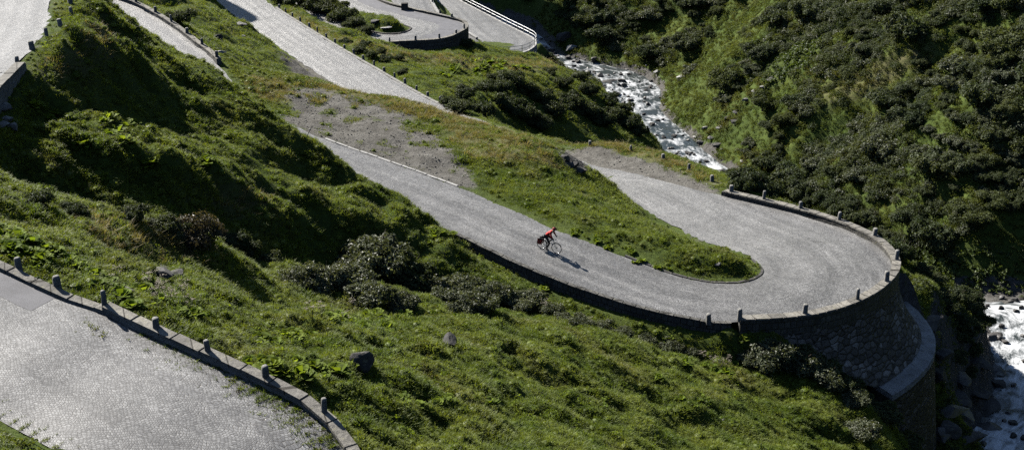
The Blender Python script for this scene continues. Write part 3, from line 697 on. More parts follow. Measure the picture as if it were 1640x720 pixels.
# ------------------------------------------------------------------ walls
def span(key, edge, u0, u1, v0=None, v1=None):
    "slice of a road edge between the samples nearest to two photo pixels"
    E = ROADS[key][edge]; U, V = pix(*E.T)
    a = int(np.argmin((U-u0[0])**2+(V-u0[1])**2)); b = int(np.argmin((U-u1[0])**2+(V-u1[1])**2))
    other = ROADS[key]['I' if edge == 'O' else 'O']; N = normals(E, other)
    X = np.concatenate([E, N, ROADS[key]['dO' if edge == 'O' else 'dI'][:, None]], 1)[min(a, b):max(a, b)+1]
    X = resamp(X, .4); N = X[:, 3:6]/np.linalg.norm(X[:, 3:6], axis=1)[:, None]
    return X[:, :3], N, np.maximum(X[:, 6], 0)
def copings(E, N, o0, o1, z, th, length, name, m, parent, jit=.012):
    "row of coping blocks lying on a wall"
    L = np.concatenate([[0], np.cumsum(np.linalg.norm(np.diff(E, axis=0), axis=1))]); mb = MB(); s = 0
    while s < L[-1]-.2:
        l = length*random.uniform(.7, 1.3); e = min(s+l-.015, L[-1])
        k = [np.interp(q, L, np.arange(len(L))) for q in (s, e)]
        pts = []
        for q in k:
            i = int(min(q, len(E)-2)); f = q-i; p = E[i]*(1-f)+E[i+1]*f; nn = N[i]*(1-f)+N[i+1]*f
            for o in (o0, o1): pts.append(p+nn*(o+random.uniform(-jit, jit)))
        dz = random.uniform(-jit, jit)*1.2
        V = [Vector((*p[:2], p[2]+z)) for p in pts]+[Vector((*p[:2], p[2]+z+th+dz+random.uniform(-jit, jit)*.6)) for p in pts]
        cc = sum(V, Vector())/8
        for i in range(4, 8): V[i] = V[i]+(Vector((cc.x, cc.y, V[i].z))-V[i])*.05
        mb.add(V, [(0, 1, 3, 2)[::-1], (4, 5, 7, 6), (0, 1, 5, 4), (1, 3, 7, 5), (3, 2, 6, 7), (2, 0, 4, 6)], 0)
        s += l
    o = mb.build(name, m, parent)
    bm = bmesh.new(); bm.from_mesh(o.data); bmesh.ops.recalc_face_normals(bm, faces=bm.faces); bm.to_mesh(o.data); bm.free()
    return o
def wall(name, label, key, edge, u0, u1, top, th, foot, m, cop=None, off=0.0, coplen=.9, group=None):
    E, N, D = span(key, edge, u0, u1); root = empty(name, E[len(E)//2]); tag(root, label, 'wall', group)
    E2 = E-E[len(E)//2]
    ct = .1 if cop else 0
    f = lambda i: [(off, -.3), (off, top-ct), (off+th, top-ct), (off+th+.04, -(foot if foot is not None else D[i])-.5)]
    sweep(E2, N, f, 'masonry', m, root, jit=.012)
    if cop: copings(E2, N, off-.02, off+th+.03, top-ct, ct, coplen, 'coping', cop, root)
    return E, N, root

W = {}
W['near'] = wall('parapet_wall', 'low granite kerb wall with posts edging the paved road in the lower left corner', 'near', 'O', (165, 502), (590, 800), .30, .34, .9, M['stone'], M['coping'], coplen=1.5)
W['nearkerb'] = wall('kerb', 'flat pale kerb stones beside the asphalt patch at the left edge', 'near', 'O', (-90, 392), (158, 500), .12, .3, .4, M['stone'], M['coping'], coplen=1.3)
W['leg'] = wall('retaining_wall', 'long low dark retaining wall below the road the cyclist rides on', 'hairpin', 'O', (722, 369), (1170, 515), .07, .26, None, M['parapet'], M['parapet'], coplen=.8)
W['upper'] = wall('parapet_wall', 'short pale-topped wall by the road at the upper left corner', 'upper', 'O', (-60, 205), (27, 106), .25, .5, 1.6, M['stone'], M['coping'], coplen=1.2)
W['behind'] = wall('parapet_wall', 'thin stone wall with posts along the road behind the left hill', 'hairpin', 'I', (150, -14), (348, 100), .35, .4, .5, M['stone'], M['coping'])
W['layby'] = wall('kerb', 'white kerb stones between the cyclist road and the gravel patch', 'hairpin', 'I', (520, 222), (738, 302), .035, .16, .2, M['pale_stone'], M['pale_stone'], coplen=1.0)
W['tip'] = wall('kerb', 'low dark kerb round the tip of the grass strip inside the big hairpin', 'hairpin', 'I', (1000, 410), (1206, 416), .05, .13, .2, M['dark_stone'], M['dark_stone'], coplen=.8)
W['run'] = wall('kerb', 'rough edge stones under the row of posts on the long straight road', 'hairpin', 'O', (735, 181), (440, 12), .06, .3, .4, M['stone'], M['stone'], coplen=.8)
W['loop'] = wall('parapet_wall', 'curved dark wall round the outside of the far loop', 'loop', 'O', (628, 67), (600, 0), .32, .42, None, M['parapet'], M['coping'])
W['isle'] = wall('kerb', 'dark kerb round the grass island of the far loop', 'loop', 'I', (575, 42), (640, 38), .12, .22, .2, M['dark_stone'], M['dark_stone'])
W['white'] = wall('kerb', 'pale kerb line along the inner road edge leading down to the far loop', 'loop', 'I', (500, -30), (572, 40), .22, .3, .2, M['pale_stone'], M['pale_stone'])
W['divide'] = wall('parapet_wall', 'white topped wall between the two legs of the lowest bend', 'lowest', 'I', (680, -16), (762, 63), .3, .35, 1.2, M['pale_stone'], M['pale_stone'])
W['path'] = wall('kerb', 'broad pale concrete edge carrying the railing of the lowest bend', 'lowest', 'O', (765, 86), (690, -25), .10, .25, None, M['concrete'], M['concrete'], off=0, coplen=2)

# the big hairpin wall: parapet, battered rubble face, ledge and plinth
E, N, D = span('hairpin', 'O', (1176, 514), (1155, 313)); c0 = E[len(E)//2].copy(); root = empty('hairpin_wall', c0)
tag(root, 'tall curved stone retaining wall with parapet and ledge holding up the big hairpin', 'wall'); HW = (E, N, root)
sweep(E-c0, N, lambda i: [(-.02, -.3), (-.02, .34), (.46, .34), (.50, -.9)], 'parapet', M['parapet'], root, jit=.012)
copings(E-c0, N, -.05, .51, .34, .1, .75, 'coping', M['coping'], root)
U_, V_ = pix(*E.T)
iA = int(np.argmin((U_-1232)**2+(V_-513)**2)); iB = int(np.argmin((U_-1385)**2+(V_-382)**2))
e, n = E[iA:iB+1], N[iA:iB+1]; q = np.linspace(0, 1, len(e))
dep = 1.0+3.3*sstep(0, .36, q)
def face(i):
    pr = []
    for k in range(9):
        f = k/8; pr.append((.44+(.10+.40*f)*dep[i]*f*.93, -.45-(dep[i])*f))
    return pr+[(.1, -dep[i]-.6)]
sweep(e-c0, n, face, 'rubble_face', M['rubble'], root, jit=.035)
iC = int(len(e)*.36); e2, n2, d2 = e[iC:], n[iC:], dep[iC:]
off = lambda i: .44+.5*d2[i]*.93
ledge_z = lambda i: -d2[i]-.40
sweep(e2-c0, n2, lambda i: [(off(i)-.9, ledge_z(i)-.4), (off(i)-.9, ledge_z(i)+.03), (off(i)+.92, ledge_z(i)-.30), (off(i)+.97, ledge_z(i)-.66)], 'ledge', M['ledge'], root, jit=.015)
sweep(e2-c0, n2, lambda i: [(off(i)-.6, ledge_z(i)-.45)]+[(off(i)+.88+.17*f*7, ledge_z(i)-.6-7.6*f) for f in (0, .2, .4, .6, .8, 1)]+[(off(i)-.6, ledge_z(i)-8)], 'plinth', M['ashlar'], root, jit=.03)

# railing of the lowest bend
E, N, D = span('lowest', 'O', (790, 87), (690, -25)); L = np.concatenate([[0], np.cumsum(np.linalg.norm(np.diff(E, axis=0), axis=1))])
c0 = E[0].copy(); rl_ = empty('railing', c0); tag(rl_, 'grey two-bar metal railing curving along the outer edge of the lowest road', 'railing')
RP = []
for s in np.arange(.1, L[-1], 2.1):
    p = np.array([np.interp(s, L, (E+N*.13)[:, k]) for k in range(3)])-c0; RP.append(p)
    mb = MB(); mb.box(0, 0, .56, .09, .09, 1.12); k = mb.build('post', M['steel'], rl_); k.location = p
for hgt in (.62, 1.08):
    mb = MB(); mb.tube([tuple(p+np.array([0, 0, hgt])) for p in resamp(E+N*.13-c0, .7)], .034, 5); mb.build('rail', M['steel'], rl_)

# ------------------------------------------------------------------ granite posts
def post_mesh(name, r, h, lean, n=12, sq=.0):
    V = []; F = []; prof = [(1.08, -.25), (1.06, 0), (1.0, h*.3), (.95, h*.8), (.9, h*.93), (.72, h*.99), (.35, h*1.02)]
    for q, z in prof:
        for j in range(n):
            t = 2*math.pi*j/n; k = r*q*(1+sq*abs(math.sin(2*t)))*random.uniform(.97, 1.03)
            V.append((k*math.cos(t)+lean*z, k*math.sin(t), z+random.uniform(-.008, .008)))
    m = len(prof)
    for i in range(m-1):
        for j in range(n): F.append((i*n+j, i*n+(j+1) % n, (i+1)*n+(j+1) % n, (i+1)*n+j))
    F.append(tuple((m-1)*n+j for j in range(n)))
    me = bpy.data.meshes.new(name); me.from_pydata(V, [], F); me.materials.append(M['stone']); me.polygons.foreach_set('use_smooth', [True]*len(F)); me.update(); return me
PM = [post_mesh('granite_post', .135, .62, .0), post_mesh('granite_post', .145, .6, .04, sq=.12), post_mesh('granite_post', .125, .66, -.03), post_mesh('granite_post', .15, .56, .02, sq=.16)]
ORD = ['first', 'second', 'third', 'fourth', 'fifth', 'sixth', 'seventh', 'eighth', 'ninth', 'tenth', 'eleventh', 'twelfth', 'thirteenth', 'fourteenth', 'fifteenth', 'sixteenth', 'seventeenth', 'eighteenth']
npost = 0
def post(p, label, group, s=1.0, sink=0):
    global npost
    o = bpy.data.objects.new('granite_post', PM[npost % 4] if npost > 3 else PM[npost]); npost += 1
    COL.objects.link(o); o.location = (p[0], p[1], p[2]-sink); o.rotation_euler = (random.uniform(-.06, .06), random.uniform(-.06, .06), random.uniform(0, 6)); o.scale = (s*random.uniform(.9, 1.1), s*random.uniform(.9, 1.1), s*random.uniform(.86, 1.1))
    tag(o, label, 'post', group); return o
def on_wall(key, edge, plist, off, z, fmt, group, s=1.0):
    E = ROADS[key][edge]; N = normals(E, ROADS[key]['I' if edge == 'O' else 'O']); B = E+N*off; B = np.stack([B[:, 0], B[:, 1], B[:, 2]+z], 1)
    U, V = pix(*B.T)
    for i, (u, v) in enumerate(plist):
        k = int(np.argmin((U-u)**2+(V-v)**2))
        # refine between samples
        best = B[k]; bd = 1e9
        for j in (max(k-1, 0), min(k, len(B)-2)):
            for f in np.linspace(0, 1, 9):
                q = B[j]*(1-f)+B[j+1]*f; a, b = pix(*q); d = (a-u)**2+(b-v)**2
                if d < bd: bd, best = d, q
        post(best, fmt % ORD[i], group, s)
on_wall('near', 'O', [(25, 443), (90, 470)], .42, -.02, '%s stone post from the left edge beside the asphalt patch', 'posts along the near road', .86)
on_wall('near', 'O', [(165, 492), (246, 530), (329, 568), (421, 611), (518, 660)], .19, .29, '%s stone post from the top end of the low wall by the near road', 'posts along the near road', .72)
on_wall('hairpin', 'O', [(1170, 312), (1221, 327), (1280, 343), (1340, 361), (1396, 385), (1428, 417), (1420, 450), (1375, 481), (1290, 502), (1184, 508)], .24, .43, '%s granite post on the big hairpin parapet, counted from its far end', 'posts on the big hairpin parapet')
on_wall('hairpin', 'O', [(1136, 504)], .25, .1, '%s granite post at the gap beside the hairpin wall, on the low wall end', None)
on_wall('hairpin', 'O', [(704, 166), (685, 154), (667, 145), (649, 134), (632, 124), (615, 115), (599, 105), (582, 95), (567, 86), (552, 77), (537, 68), (523, 60), (509, 51), (496, 43), (481, 35), (469, 26), (459, 18), (448, 12)], .42, .0, '%s post from the near end of the row beside the long straight road', 'posts along the long straight road', .95)
on_wall('hairpin', 'I', [(215, 9), (246, 24), (271, 40), (295, 59), (319, 78), (342, 96)], .2, .34, '%s small post from the top on the thin wall behind the left hill', 'posts on the wall behind the left hill', .9)
on_wall('loop', 'O', [(624, 66), (666, 65), (704, 63), (731, 54), (743, 45), (722, 33)], .2, .3, '%s post along the far loop wall, counted from its near end', 'posts on the far loop wall', .95)
on_wall('lowest', 'I', [(693, 3), (702, 25)], .15, .3, '%s post from the top on the white wall between the lowest legs', 'posts on the lowest dividing wall', .9)
for i, (u, v) in enumerate([(28, 106), (52, 80), (75, 60), (97, 42), (114, 24), (113, 7), (3, 132)]):
    p = hit(u, v); post(p, ('%s stone post up from the wall on the upper left grass verge' % ORD[i]) if i < 6 else 'stone post standing on the short wall at the upper left edge', 'posts on the upper left verge', .92, .03)
for i, (u, v) in enumerate([(945, 233), (1010, 242), (1062, 254), (1103, 272), (1140, 291)]):
    p = hit(u, v); post(p, '%s post from the far end on the grass verge before the hairpin parapet' % ORD[i], 'posts on the far grass verge', .95, .03)
mb = MB(); mb.box(0, 0, .45, 1.0, .7, 1.3, jit=.06, bev=.06); o = mb.build('stone_block', M['dark_stone']); p = P(648, 17, -47.6); o.location = p; tag(o, 'big dark square stone block on the far loop wall', 'block')

# ------------------------------------------------------------------ rocks
def rock_mesh(name, m, seed, flat=.7, n=3, facet=.25):
    bm = bmesh.new(); bmesh.ops.create_icosphere(bm, subdivisions=n, radius=1)
    r = random.Random(seed)
    planes = [(Vector((r.gauss(0, 1), r.gauss(0, 1), r.gauss(0, .8))).normalized(), r.uniform(.42, .8)) for _ in range(15)]
    for v in bm.verts:
        for nn, d in planes:
            k = v.co.dot(nn)-d
            if k > 0: v.co -= nn*k*.97
        h = fbm(np.array([v.co.x*2.1+seed]), np.array([v.co.y*2.1+v.co.z*1.7]), seed, 3)[0]-.5
        v.co *= 1+facet*h; v.co.z *= flat
    me = bpy.data.meshes.new(name); bm.to_mesh(me); bm.free(); me.materials.append(m); return me
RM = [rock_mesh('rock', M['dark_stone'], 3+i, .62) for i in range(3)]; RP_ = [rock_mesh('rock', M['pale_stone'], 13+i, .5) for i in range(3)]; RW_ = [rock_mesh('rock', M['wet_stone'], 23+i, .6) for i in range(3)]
RS = [rock_mesh('rock', M['stone'], 33+i, .55) for i in range(3)]
def rock_at(p, me, sx, sy, sz, label, group=None, rz=None, name='boulder', cat='boulder', sink=.25):
    o = bpy.data.objects.new(name, me); COL.objects.link(o); o.location = (p[0], p[1], p[2]+sz*(.6-sink)-.0); o.scale = (sx, sy, sz); o.rotation_euler = (random.uniform(-.15, .15), random.uniform(-.15, .15), random.uniform(0, 6) if rz is None else rz)
    tag(o, label, cat, group); return o
rock_at(hit(580, 592), RM[0], .66, .52, .75, 'dark grey boulder with leafy plants on its left side in the meadow', rz=.3, sink=.1)
rock_at(hit(722, 556), RM[1], .58, .46, .66, 'dark pointed boulder alone in the upper middle of the meadow', rz=1.2, sink=.1)
rock_at(hit(950, 641), RS[0], .36, .28, .2, 'small flat grey stone low in the meadow grass', name='flat_stone', cat='stone')
rock_at(hit(1160, 676), RS[1], .35, .2, .3, 'small grey stone among weeds at the right of the meadow', name='grey_stone', cat='stone')
rock_at(hit(1213, 716), RM[2], .35, .3, .3, 'small dark stone at the bottom edge of the meadow', name='dark_stone', cat='stone')
rock_at(hit(385, 42), RS[1], .9, .6, .6, 'grey boulder on the grass left of the long straight road', rz=.1)
rock_at(hit(350, 64), RM[0], .7, .6, .7, 'dark squat boulder on the grass beyond the thin wall')
rock_at(hit(352, 87), RS[2], .9, .45, .45, 'long flat boulder beside the last post of the thin wall', rz=0.1)
rock_at(hit(390, 60), RP_[1], .4, .35, .4, 'small white stone on the grass left of the straight road', name='pale_stone', cat='stone')
rock_at(hit(621, 45), RP_[2], 1.2, .7, .3, 'pale flat rock slabs on the island of the far loop', rz=.2, name='rock_slab', cat='rock')
rock_at(hit(603, 36), RM[2], 1.2, .6, .5, 'dark rock hollow on the island of the far loop', rz=.1, name='rock_slab', cat='rock')
for i_, (u, v) in enumerate([(905, 256), (918, 266), (930, 276)]): rock_at(hit(u, v), RM[i_], .55, .5, .6, 'dark brown rock in the cut where the grass hump ends above the upper road', 'rocks in the cut above the upper road', name='cut_rock', cat='rock', sink=.4)
rock_at(hit(250, 434), RM[0], 1.2, .6, .45, 'wide dark outcrop in the front ridge', rz=-.3, name='rock_outcrop', cat='rock', sink=.85)
rock_at(hit(275, 445), RM[1], .8, .5, .5, 'small dark outcrop below the wide one in the front ridge', rz=-.3, name='rock_outcrop', cat='rock', sink=.4)
rock_at(hit(150, 393), RS[0], .7, .3, .25, 'thin grey outcrop high on the front ridge', rz=-.3, name='rock_outcrop', cat='rock', sink=.4)
rock_at(hit(203, 470), RM[2], .55, .35, .3, 'dark slab lying just behind the low near wall', name='rock_slab', cat='rock', rz=-.2)
rock_at(hit(670, 168), RM[0], .3, .25, .25, 'small dark stone on the crest beside the straight road', name='dark_stone', cat='stone')
rock_at(hit(1150, 425), RS[1], .3, .25, .3, 'small grey stone near the tip of the grass strip', name='grey_stone', cat='stone')
for i, (u, v) in enumerate([(5, 178), (12, 196), (4, 206), (18, 208)]): rock_at(hit(u, v), RS[i % 3], .55, .4, .5, 'tumbled grey wall stone in the shade below the upper left wall', 'tumbled wall stones', name='wall_stone', cat='stone')
rock_at(hit(903, 66), RM[0], 2.2, 1.6, 2.0, 'large dark boulder on the far bank at the head of the stream', rz=.3)
rock_at(hit(916, 80), RP_[0], 1.6, 1.1, 1.1, 'pale boulder in front of the large dark one at the stream head', rz=.3)
rock_at(hit(1053, 117), RP_[1], 1.1, .7, .8, 'white tilted boulder on the far bank of the upper stream', rz=.9)
rock_at(hit(1092, 126), RP_[2], 1.3, .8, .8, 'pale oval boulder on the grass above the stream', rz=.6)
rock_at(hit(975, 135), RM[1], 2.2, 1.2, .8, 'flat dark rock with grass in the middle of the stream', rz=.2)
nr = 0
r2 = random.Random(5)
def riv_pt(k, s): return RIV_C[k]+(RIV_R[k]-RIV_L[k])*.5*s
cand = [k for k in range(len(RIV_C)) if 60 < RIV_C[k][1] < 226]
LBW = 'dark wet rock among the white water of the stream'; LBB = 'grey rock on the stony bank of the stream'
while nr < 330:
    k = r2.choice(cand); s = r2.uniform(-1.9, 1.8); p = riv_pt(k, s)
    u, v = pix(*p)
    if not (840 < u < 1700 and 40 < v < 760): continue
    inw = abs(s) < .95
    if inw and r2.random() < .1: continue
    z = RIV_C[k, 2]+.02 if inw else max(h1(p[0], p[1]), RIV_C[k, 2])
    q = r2.uniform(.2, .48)*(1.9 if r2.random() < .14 else 1)
    me = r2.choice(RW_+RM) if inw or r2.random() < .72 else r2.choice(RS+RS+RP_)
    rock_at((p[0], p[1], z-.05), me, q*r2.uniform(.8, 1.5), q*r2.uniform(.8, 1.3), q*r2.uniform(.7, 1.1), LBW if inw else LBB, 'rocks in the stream' if inw else 'rocks along the stream bank', name='stream_rock' if inw else 'bank_rock', cat='rock'); nr += 1
for i, (u, v) in enumerate([(1556, 545), (1575, 585), (1560, 630), (1540, 668), (1590, 545), (1600, 600), (1520, 690), (1580, 655), (1550, 705), (1500, 700), (1535, 610), (1590, 690), (1470, 700), (1560, 575), (1530, 640)]):
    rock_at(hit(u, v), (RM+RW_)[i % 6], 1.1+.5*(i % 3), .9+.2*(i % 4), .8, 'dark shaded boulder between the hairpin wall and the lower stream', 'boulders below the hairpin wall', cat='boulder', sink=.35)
for i, (u, v) in enumerate([(1130, 205), (1140, 222), (1155, 205), (1165, 190), (1180, 180), (1150, 232), (1195, 160), (1210, 148), (1225, 140), (1120, 228), (1235, 128), (1180, 195)]):
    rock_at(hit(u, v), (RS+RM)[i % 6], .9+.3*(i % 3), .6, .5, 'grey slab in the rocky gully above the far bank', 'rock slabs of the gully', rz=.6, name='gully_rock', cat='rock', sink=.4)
for i in range(9):
    k = 4+i*(len(e2)-8)//9; q_ = e2[k]+n2[k]*(off(k)+r2.uniform(2.2, 3.0))
    rock_at((q_[0], q_[1], h1(q_[0], q_[1])), (RM+RW_)[i % 6], 1.0+.3*(i % 3), .8+.2*(i % 2), .9, 'dark rock at the foot of the hairpin wall plinth', 'rocks at the foot of the hairpin wall', cat='boulder', sink=.3)
# stream surface
V = []; F = []; U = []; K = 8; L = 0
for i in range(len(RIV_C)):
    if i: L += np.linalg.norm(RIV_C[i]-RIV_C[i-1])
    for j in range(K+1):
        s = j/K*1.5-.25; p = RIV_L[i]*(1-s)+RIV_R[i]*s
        V.append((p[0], p[1], RIV_C[i, 2]+.22*(fbm(np.array([p[0]/1.1]), np.array([p[1]/1.6]), 71, 3)[0]-.5)-.05)); U.append((s*2*RIV_W[i], L))
for i in range(len(RIV_C)-1):
    for j in range(K): F.append((i*(K+1)+j, i*(K+1)+j+1, (i+1)*(K+1)+j+1, (i+1)*(K+1)+j))
o = mesh_obj('stream', V, F, M['water'], None, True, uv=U)
if o.data.polygons[9].normal.z < 0: o.data.flip_normals()
tag(o, 'white foaming mountain stream', 'stream', kind='structure')
# ------------------------------------------------------------------ leaves and grass
M['grass'] = m_leaf('meadow_grass', (.092, .138, .018), (.172, .21, .037), .6, .42, .3, .45, (.165, .17, .05))
M['grass_dry'] = m_leaf('dry_grass', (.20, .175, .075), (.28, .235, .11), .6, .35, .2, .5)
M['dock'] = m_leaf('broad_leaves', (.115, .175, .016), (.19, .25, .03), .65, .48, .12, .6)
M['alder'] = m_leaf('alder_leaves', (.044, .064, .028), (.082, .100, .048), .6, .32, .22, .16, (.09, .105, .03))
M['willow'] = m_leaf('willow_leaves', (.072, .088, .048), (.125, .142, .085), .48, .32, .32, .5)
M['alder_light'] = m_leaf('light_alder_leaves', (.065, .085, .030), (.105, .125, .050), .6, .34, .2, .16)
M['russet'] = m_leaf('russet_leaves', (.065, .064, .044), (.095, .075, .048), .45, .25, .35, .9, (.075, .080, .045))
M['fern'] = m_leaf('undergrowth_leaves', (.074, .104, .020), (.130, .152, .032), .62, .40, .18, .16, (.125, .115, .035))
M['cover'] = m_leaf('bank_leaves', (.060, .092, .026), (.10, .135, .036), .5, .36, .3, .2)
M['twig'] = m_plain('twigs', (.075, .06, .045), .9)
M['seed'] = m_plain('dry_seed_heads', (.32, .28, .22), .9)

def leaf_geo(pts, nrm, size, asp=.5, r=random, fold=.25):
    V = []; F = []
    for p, n, s in zip(pts, nrm, size):
        n = Vector(n).normalized(); a = n.orthogonal().normalized(); a.rotate(Matrix.Rotation(r.uniform(0, 6.28), 3, n)); b = n.cross(a); p = Vector(p); k = len(V)
        V += [p-a*s, p+b*s*asp+n*s*fold*.5, p+a*s-n*s*fold, p-b*s*asp+n*s*fold*.5]; F += [(k, k+1, k+2, k+3)]
    return V, F
def blob(n, lobes, size, seed, asp=.55, shell=.55):
    r = random.Random(seed); pts = []; nr = []; sz = []
    tot = sum(l[3]**2 for l in lobes)
    for l in lobes:
        c_ = Vector(l[:3]); R_ = l[3]; zz = l[4] if len(l) > 4 else .8
        for _ in range(int(n*R_*R_/tot)):
            d = Vector((r.gauss(0, 1), r.gauss(0, 1), r.gauss(0, 1))).normalized()
            if d.z < -.35: d.z *= -.6
            q = R_*(shell+(1-shell)*r.random()**.5)*(1+.22*math.sin(5*d.x+seed)*math.cos(4*d.y+seed*2)+.12*math.sin(11*d.z+7*d.x))
            p = c_+Vector((d.x*q, d.y*q, d.z*q*zz))
            if p.z < .01: p.z = r.uniform(.01, .1)
            pts.append(p); nr.append((d+Vector((r.gauss(0, .6), r.gauss(0, .6), r.gauss(.35, .6)))).normalized()); sz.append(size*r.uniform(.6, 1.35))
    return leaf_geo(pts, nr, sz, asp, r)
def stems(seed, n, h, sp):
    r = random.Random(seed); mb = MB()
    for i in range(n):
        a = r.uniform(0, 6.28); e = Vector((math.cos(a)*sp*r.uniform(.3, 1), math.sin(a)*sp*r.uniform(.3, 1), h*r.uniform(.7, 1.05))); m_ = e*.5+Vector((0, 0, .12*h))
        mb.tube([Vector((0, 0, -.15)), m_*.6, m_, e], [.05*h*.5, .032*h*.5, .02*h*.5, .006], 5)
    return mb
def lobes(seed, k, spread, rad, h):
    r = random.Random(seed); L_ = [(0, 0, h*.55, rad)]
    for i in range(k):
        a = 6.28*i/k+r.uniform(-.4, .4); d = spread*r.uniform(.6, 1.1); L_.append((math.cos(a)*d, math.sin(a)*d, h*r.uniform(.3, .75), rad*r.uniform(.5, .85)))
    return L_
def shrub_proto(name, label, m, seed, nleaf, size, k=6, spread=.62, rad=.55, h=.9, asp=.55, nst=9, seeds=0):
    root = empty(name); tag(root, label, 'shrub')
    V, F = blob(nleaf, lobes(seed, k, spread, rad, h), size, seed, asp); mesh_obj('foliage', V, F, m, root)
    stems(seed+50, nst, h*1.1, spread*1.1).build('stems', M['twig'], root)
    return root
def single_shrub(name, m, seed, nleaf, size, **kw):
    lb = lobes(seed, kw.get('k', 6), kw.get('spread', .62), kw.get('rad', .55), kw.get('h', .9))
    V, F = blob(nleaf, lb, size, seed, kw.get('asp', .6)); mi = [0]*len(F); st = stems(seed+50, 6, .9, .55)
    b = len(V); V = list(V)+[Vector(v) for v in st.V]; F = list(F)+[tuple(i+b for i in f) for f in st.F]; mi += [1]*len(st.F)
    me = bpy.data.meshes.new(name); me.from_pydata([tuple(v) for v in V], [], F); me.materials.append(m); me.materials.append(M['twig']); me.polygons.foreach_set('material_index', mi); me.update(); return me

def place(o, p, s, rz=None, sz=1, sink=.12):
    o.location = (p[0], p[1], p[2]-sink*s); o.scale = (s, s, s*sz); o.rotation_euler = (random.uniform(-.1, .1), random.uniform(-.1, .1), random.uniform(0, 6.28) if rz is None else rz)
used = {}
def near_shrub(kind, u, v, s, label, group, sz=1):
    protos = NS[kind]; k = used.get(kind, 0); used[kind] = k+1
    pr = protos[k % len(protos)]
    o = pr if k < len(protos) else dup(pr)
    place(o, hit(u, v), s, sz=sz); tag(o, label, 'shrub', group); return o
NS = {'willow': [shrub_proto('willow_shrub', 'x', M['willow'], 301+i, 4600, .055, k=7) for i in range(3)],
      'alder': [shrub_proto('alder_shrub', 'x', M['alder'], 321+i, 4200, .062, k=7) for i in range(3)],
      'russet': [shrub_proto('russet_shrub', 'x', M['russet'], 341, 4000, .055, k=6, asp=.45)]}
near_shrub('russet', 328, 388, 1.45, 'reddish brown shrub in the shaded hollow behind the front ridge', None, 1.2)
g_ = 'grey green willows in the hollow'
near_shrub('willow', 600, 430, 2.25, 'largest grey green willow shrub in the hollow below the left hill', g_, 1.05)
near_shrub('alder', 648, 455, 1.9, 'dark shrub at the right foot of the largest willow', g_)
for (u, v, s, lb) in [(556, 462, 1.7, 'pale leaved willow left in front of the largest one'), (515, 462, 1.4, 'low willow in front of the hollow, second from its left end'), (475, 456, 1.2, 'low willow at the left end of the hollow'), (590, 488, 1.5, 'pale willow half behind the meadow knoll'), (648, 496, 1.0, 'small grey willow tuft on the edge of the meadow knoll'), (690, 470, 1.3, 'willow between the largest one and the row under the wall')]:
    near_shrub('willow', u, v, s, lb, g_)
for i, (u, v, s) in enumerate([(735, 474, 1.5), (712, 486, 1.1), (785, 478, 1.35), (850, 486, 1.15), (835, 498, 1.0), (765, 494, 1.2), (810, 488, 1.1), (880, 502, .9), (745, 492, 1.1)]):
    near_shrub('willow', u, v, s, 'willow shrub in the row under the low dark retaining wall', 'willows under the long wall')
for i, (u, v, s) in enumerate([(395, 405, .9), (372, 398, 1.0), (430, 425, .8), (255, 372, .9), (285, 380, .8), (210, 352, .8), (120, 345, .7), (60, 330, .8)]):
    near_shrub('alder', u, v, s, 'dark shrub in the shaded trough behind the front ridge', 'shrubs in the trough behind the front ridge')
for i, (u, v, s) in enumerate([(900, 515, .7), (930, 522, .8), (965, 530, .8), (1000, 540, .7), (1035, 552, .7), (1075, 560, .8), (1110, 570, .7)]):
    near_shrub('willow', u, v, s, 'low shrub along the shaded gully below the long wall', 'shrubs along the shaded gully')
for (u, v, s, lb) in [(1235, 582, 1.6, 'grey green willow below the hairpin wall, beside the gully'), (1278, 588, 1.5, 'willow right of the gully below the hairpin wall'), (1205, 585, 1.0, 'small willow standing over the gully stones'), (1318, 612, 1.3, 'dark willow at the edge of the wall shadow'), (1345, 590, 1.4, 'willow close under the curved rubble wall'), (1372, 650, 1.1, 'small willow on the dark slope left of the ledge'), (1380, 700, 1.1, 'willow at the bottom edge below the plinth')]:
    near_shrub('willow', u, v, s, lb, 'willows below the hairpin wall')
for (u, v, s) in [(1530, 478, 1.2), (1556, 500, 1.3), (1565, 530, 1.1), (1500, 452, .9), (1560, 480, 1.0), (1480, 438, .9), (1545, 520, 1.0), (1575, 520, 1.2), (1520, 500, 1.2), (1510, 480, 1.0), (1540, 545, 1.2), (1560, 565, 1.1), (1530, 575, 1.0), (1548, 600, .9), (1535, 520, 1.2)]:
    near_shrub('alder', u, v, s, 'green shrub on the bank between the hairpin wall and the lower stream', 'shrubs on the stream bank')
near_shrub('alder', 288, 38, 1.5, 'round bush beside the thin wall behind the left hill', None)
for (u, v, s) in [(470, 6, 2.0), (488, 8, 2.3), (505, 12, 2.3), (520, 18, 2.4), (536, 25, 2.3), (550, 34, 2.1), (566, 45, 1.8), (584, 55, 1.4), (452, 2, 1.8), (497, 3, 2.2), (515, 8, 2.2)]:
    near_shrub('alder', u, v, s, 'dark shrub in the thicket between the straight road and the far loop', 'shrubs above the far loop')
for (u, v, s) in [(555, 72, .9), (575, 84, 1.0), (596, 92, 1.0), (618, 100, .9), (638, 96, .8), (610, 86, .8), (585, 76, .9), (645, 118, .7)]:
    near_shrub('alder', u, v, s, 'low bush on the bank beside the posts of the straight road', 'bushes on the straight road bank')
near_shrub('alder', 748, 76, 1.3, 'bush at the foot of the far loop wall end', None)
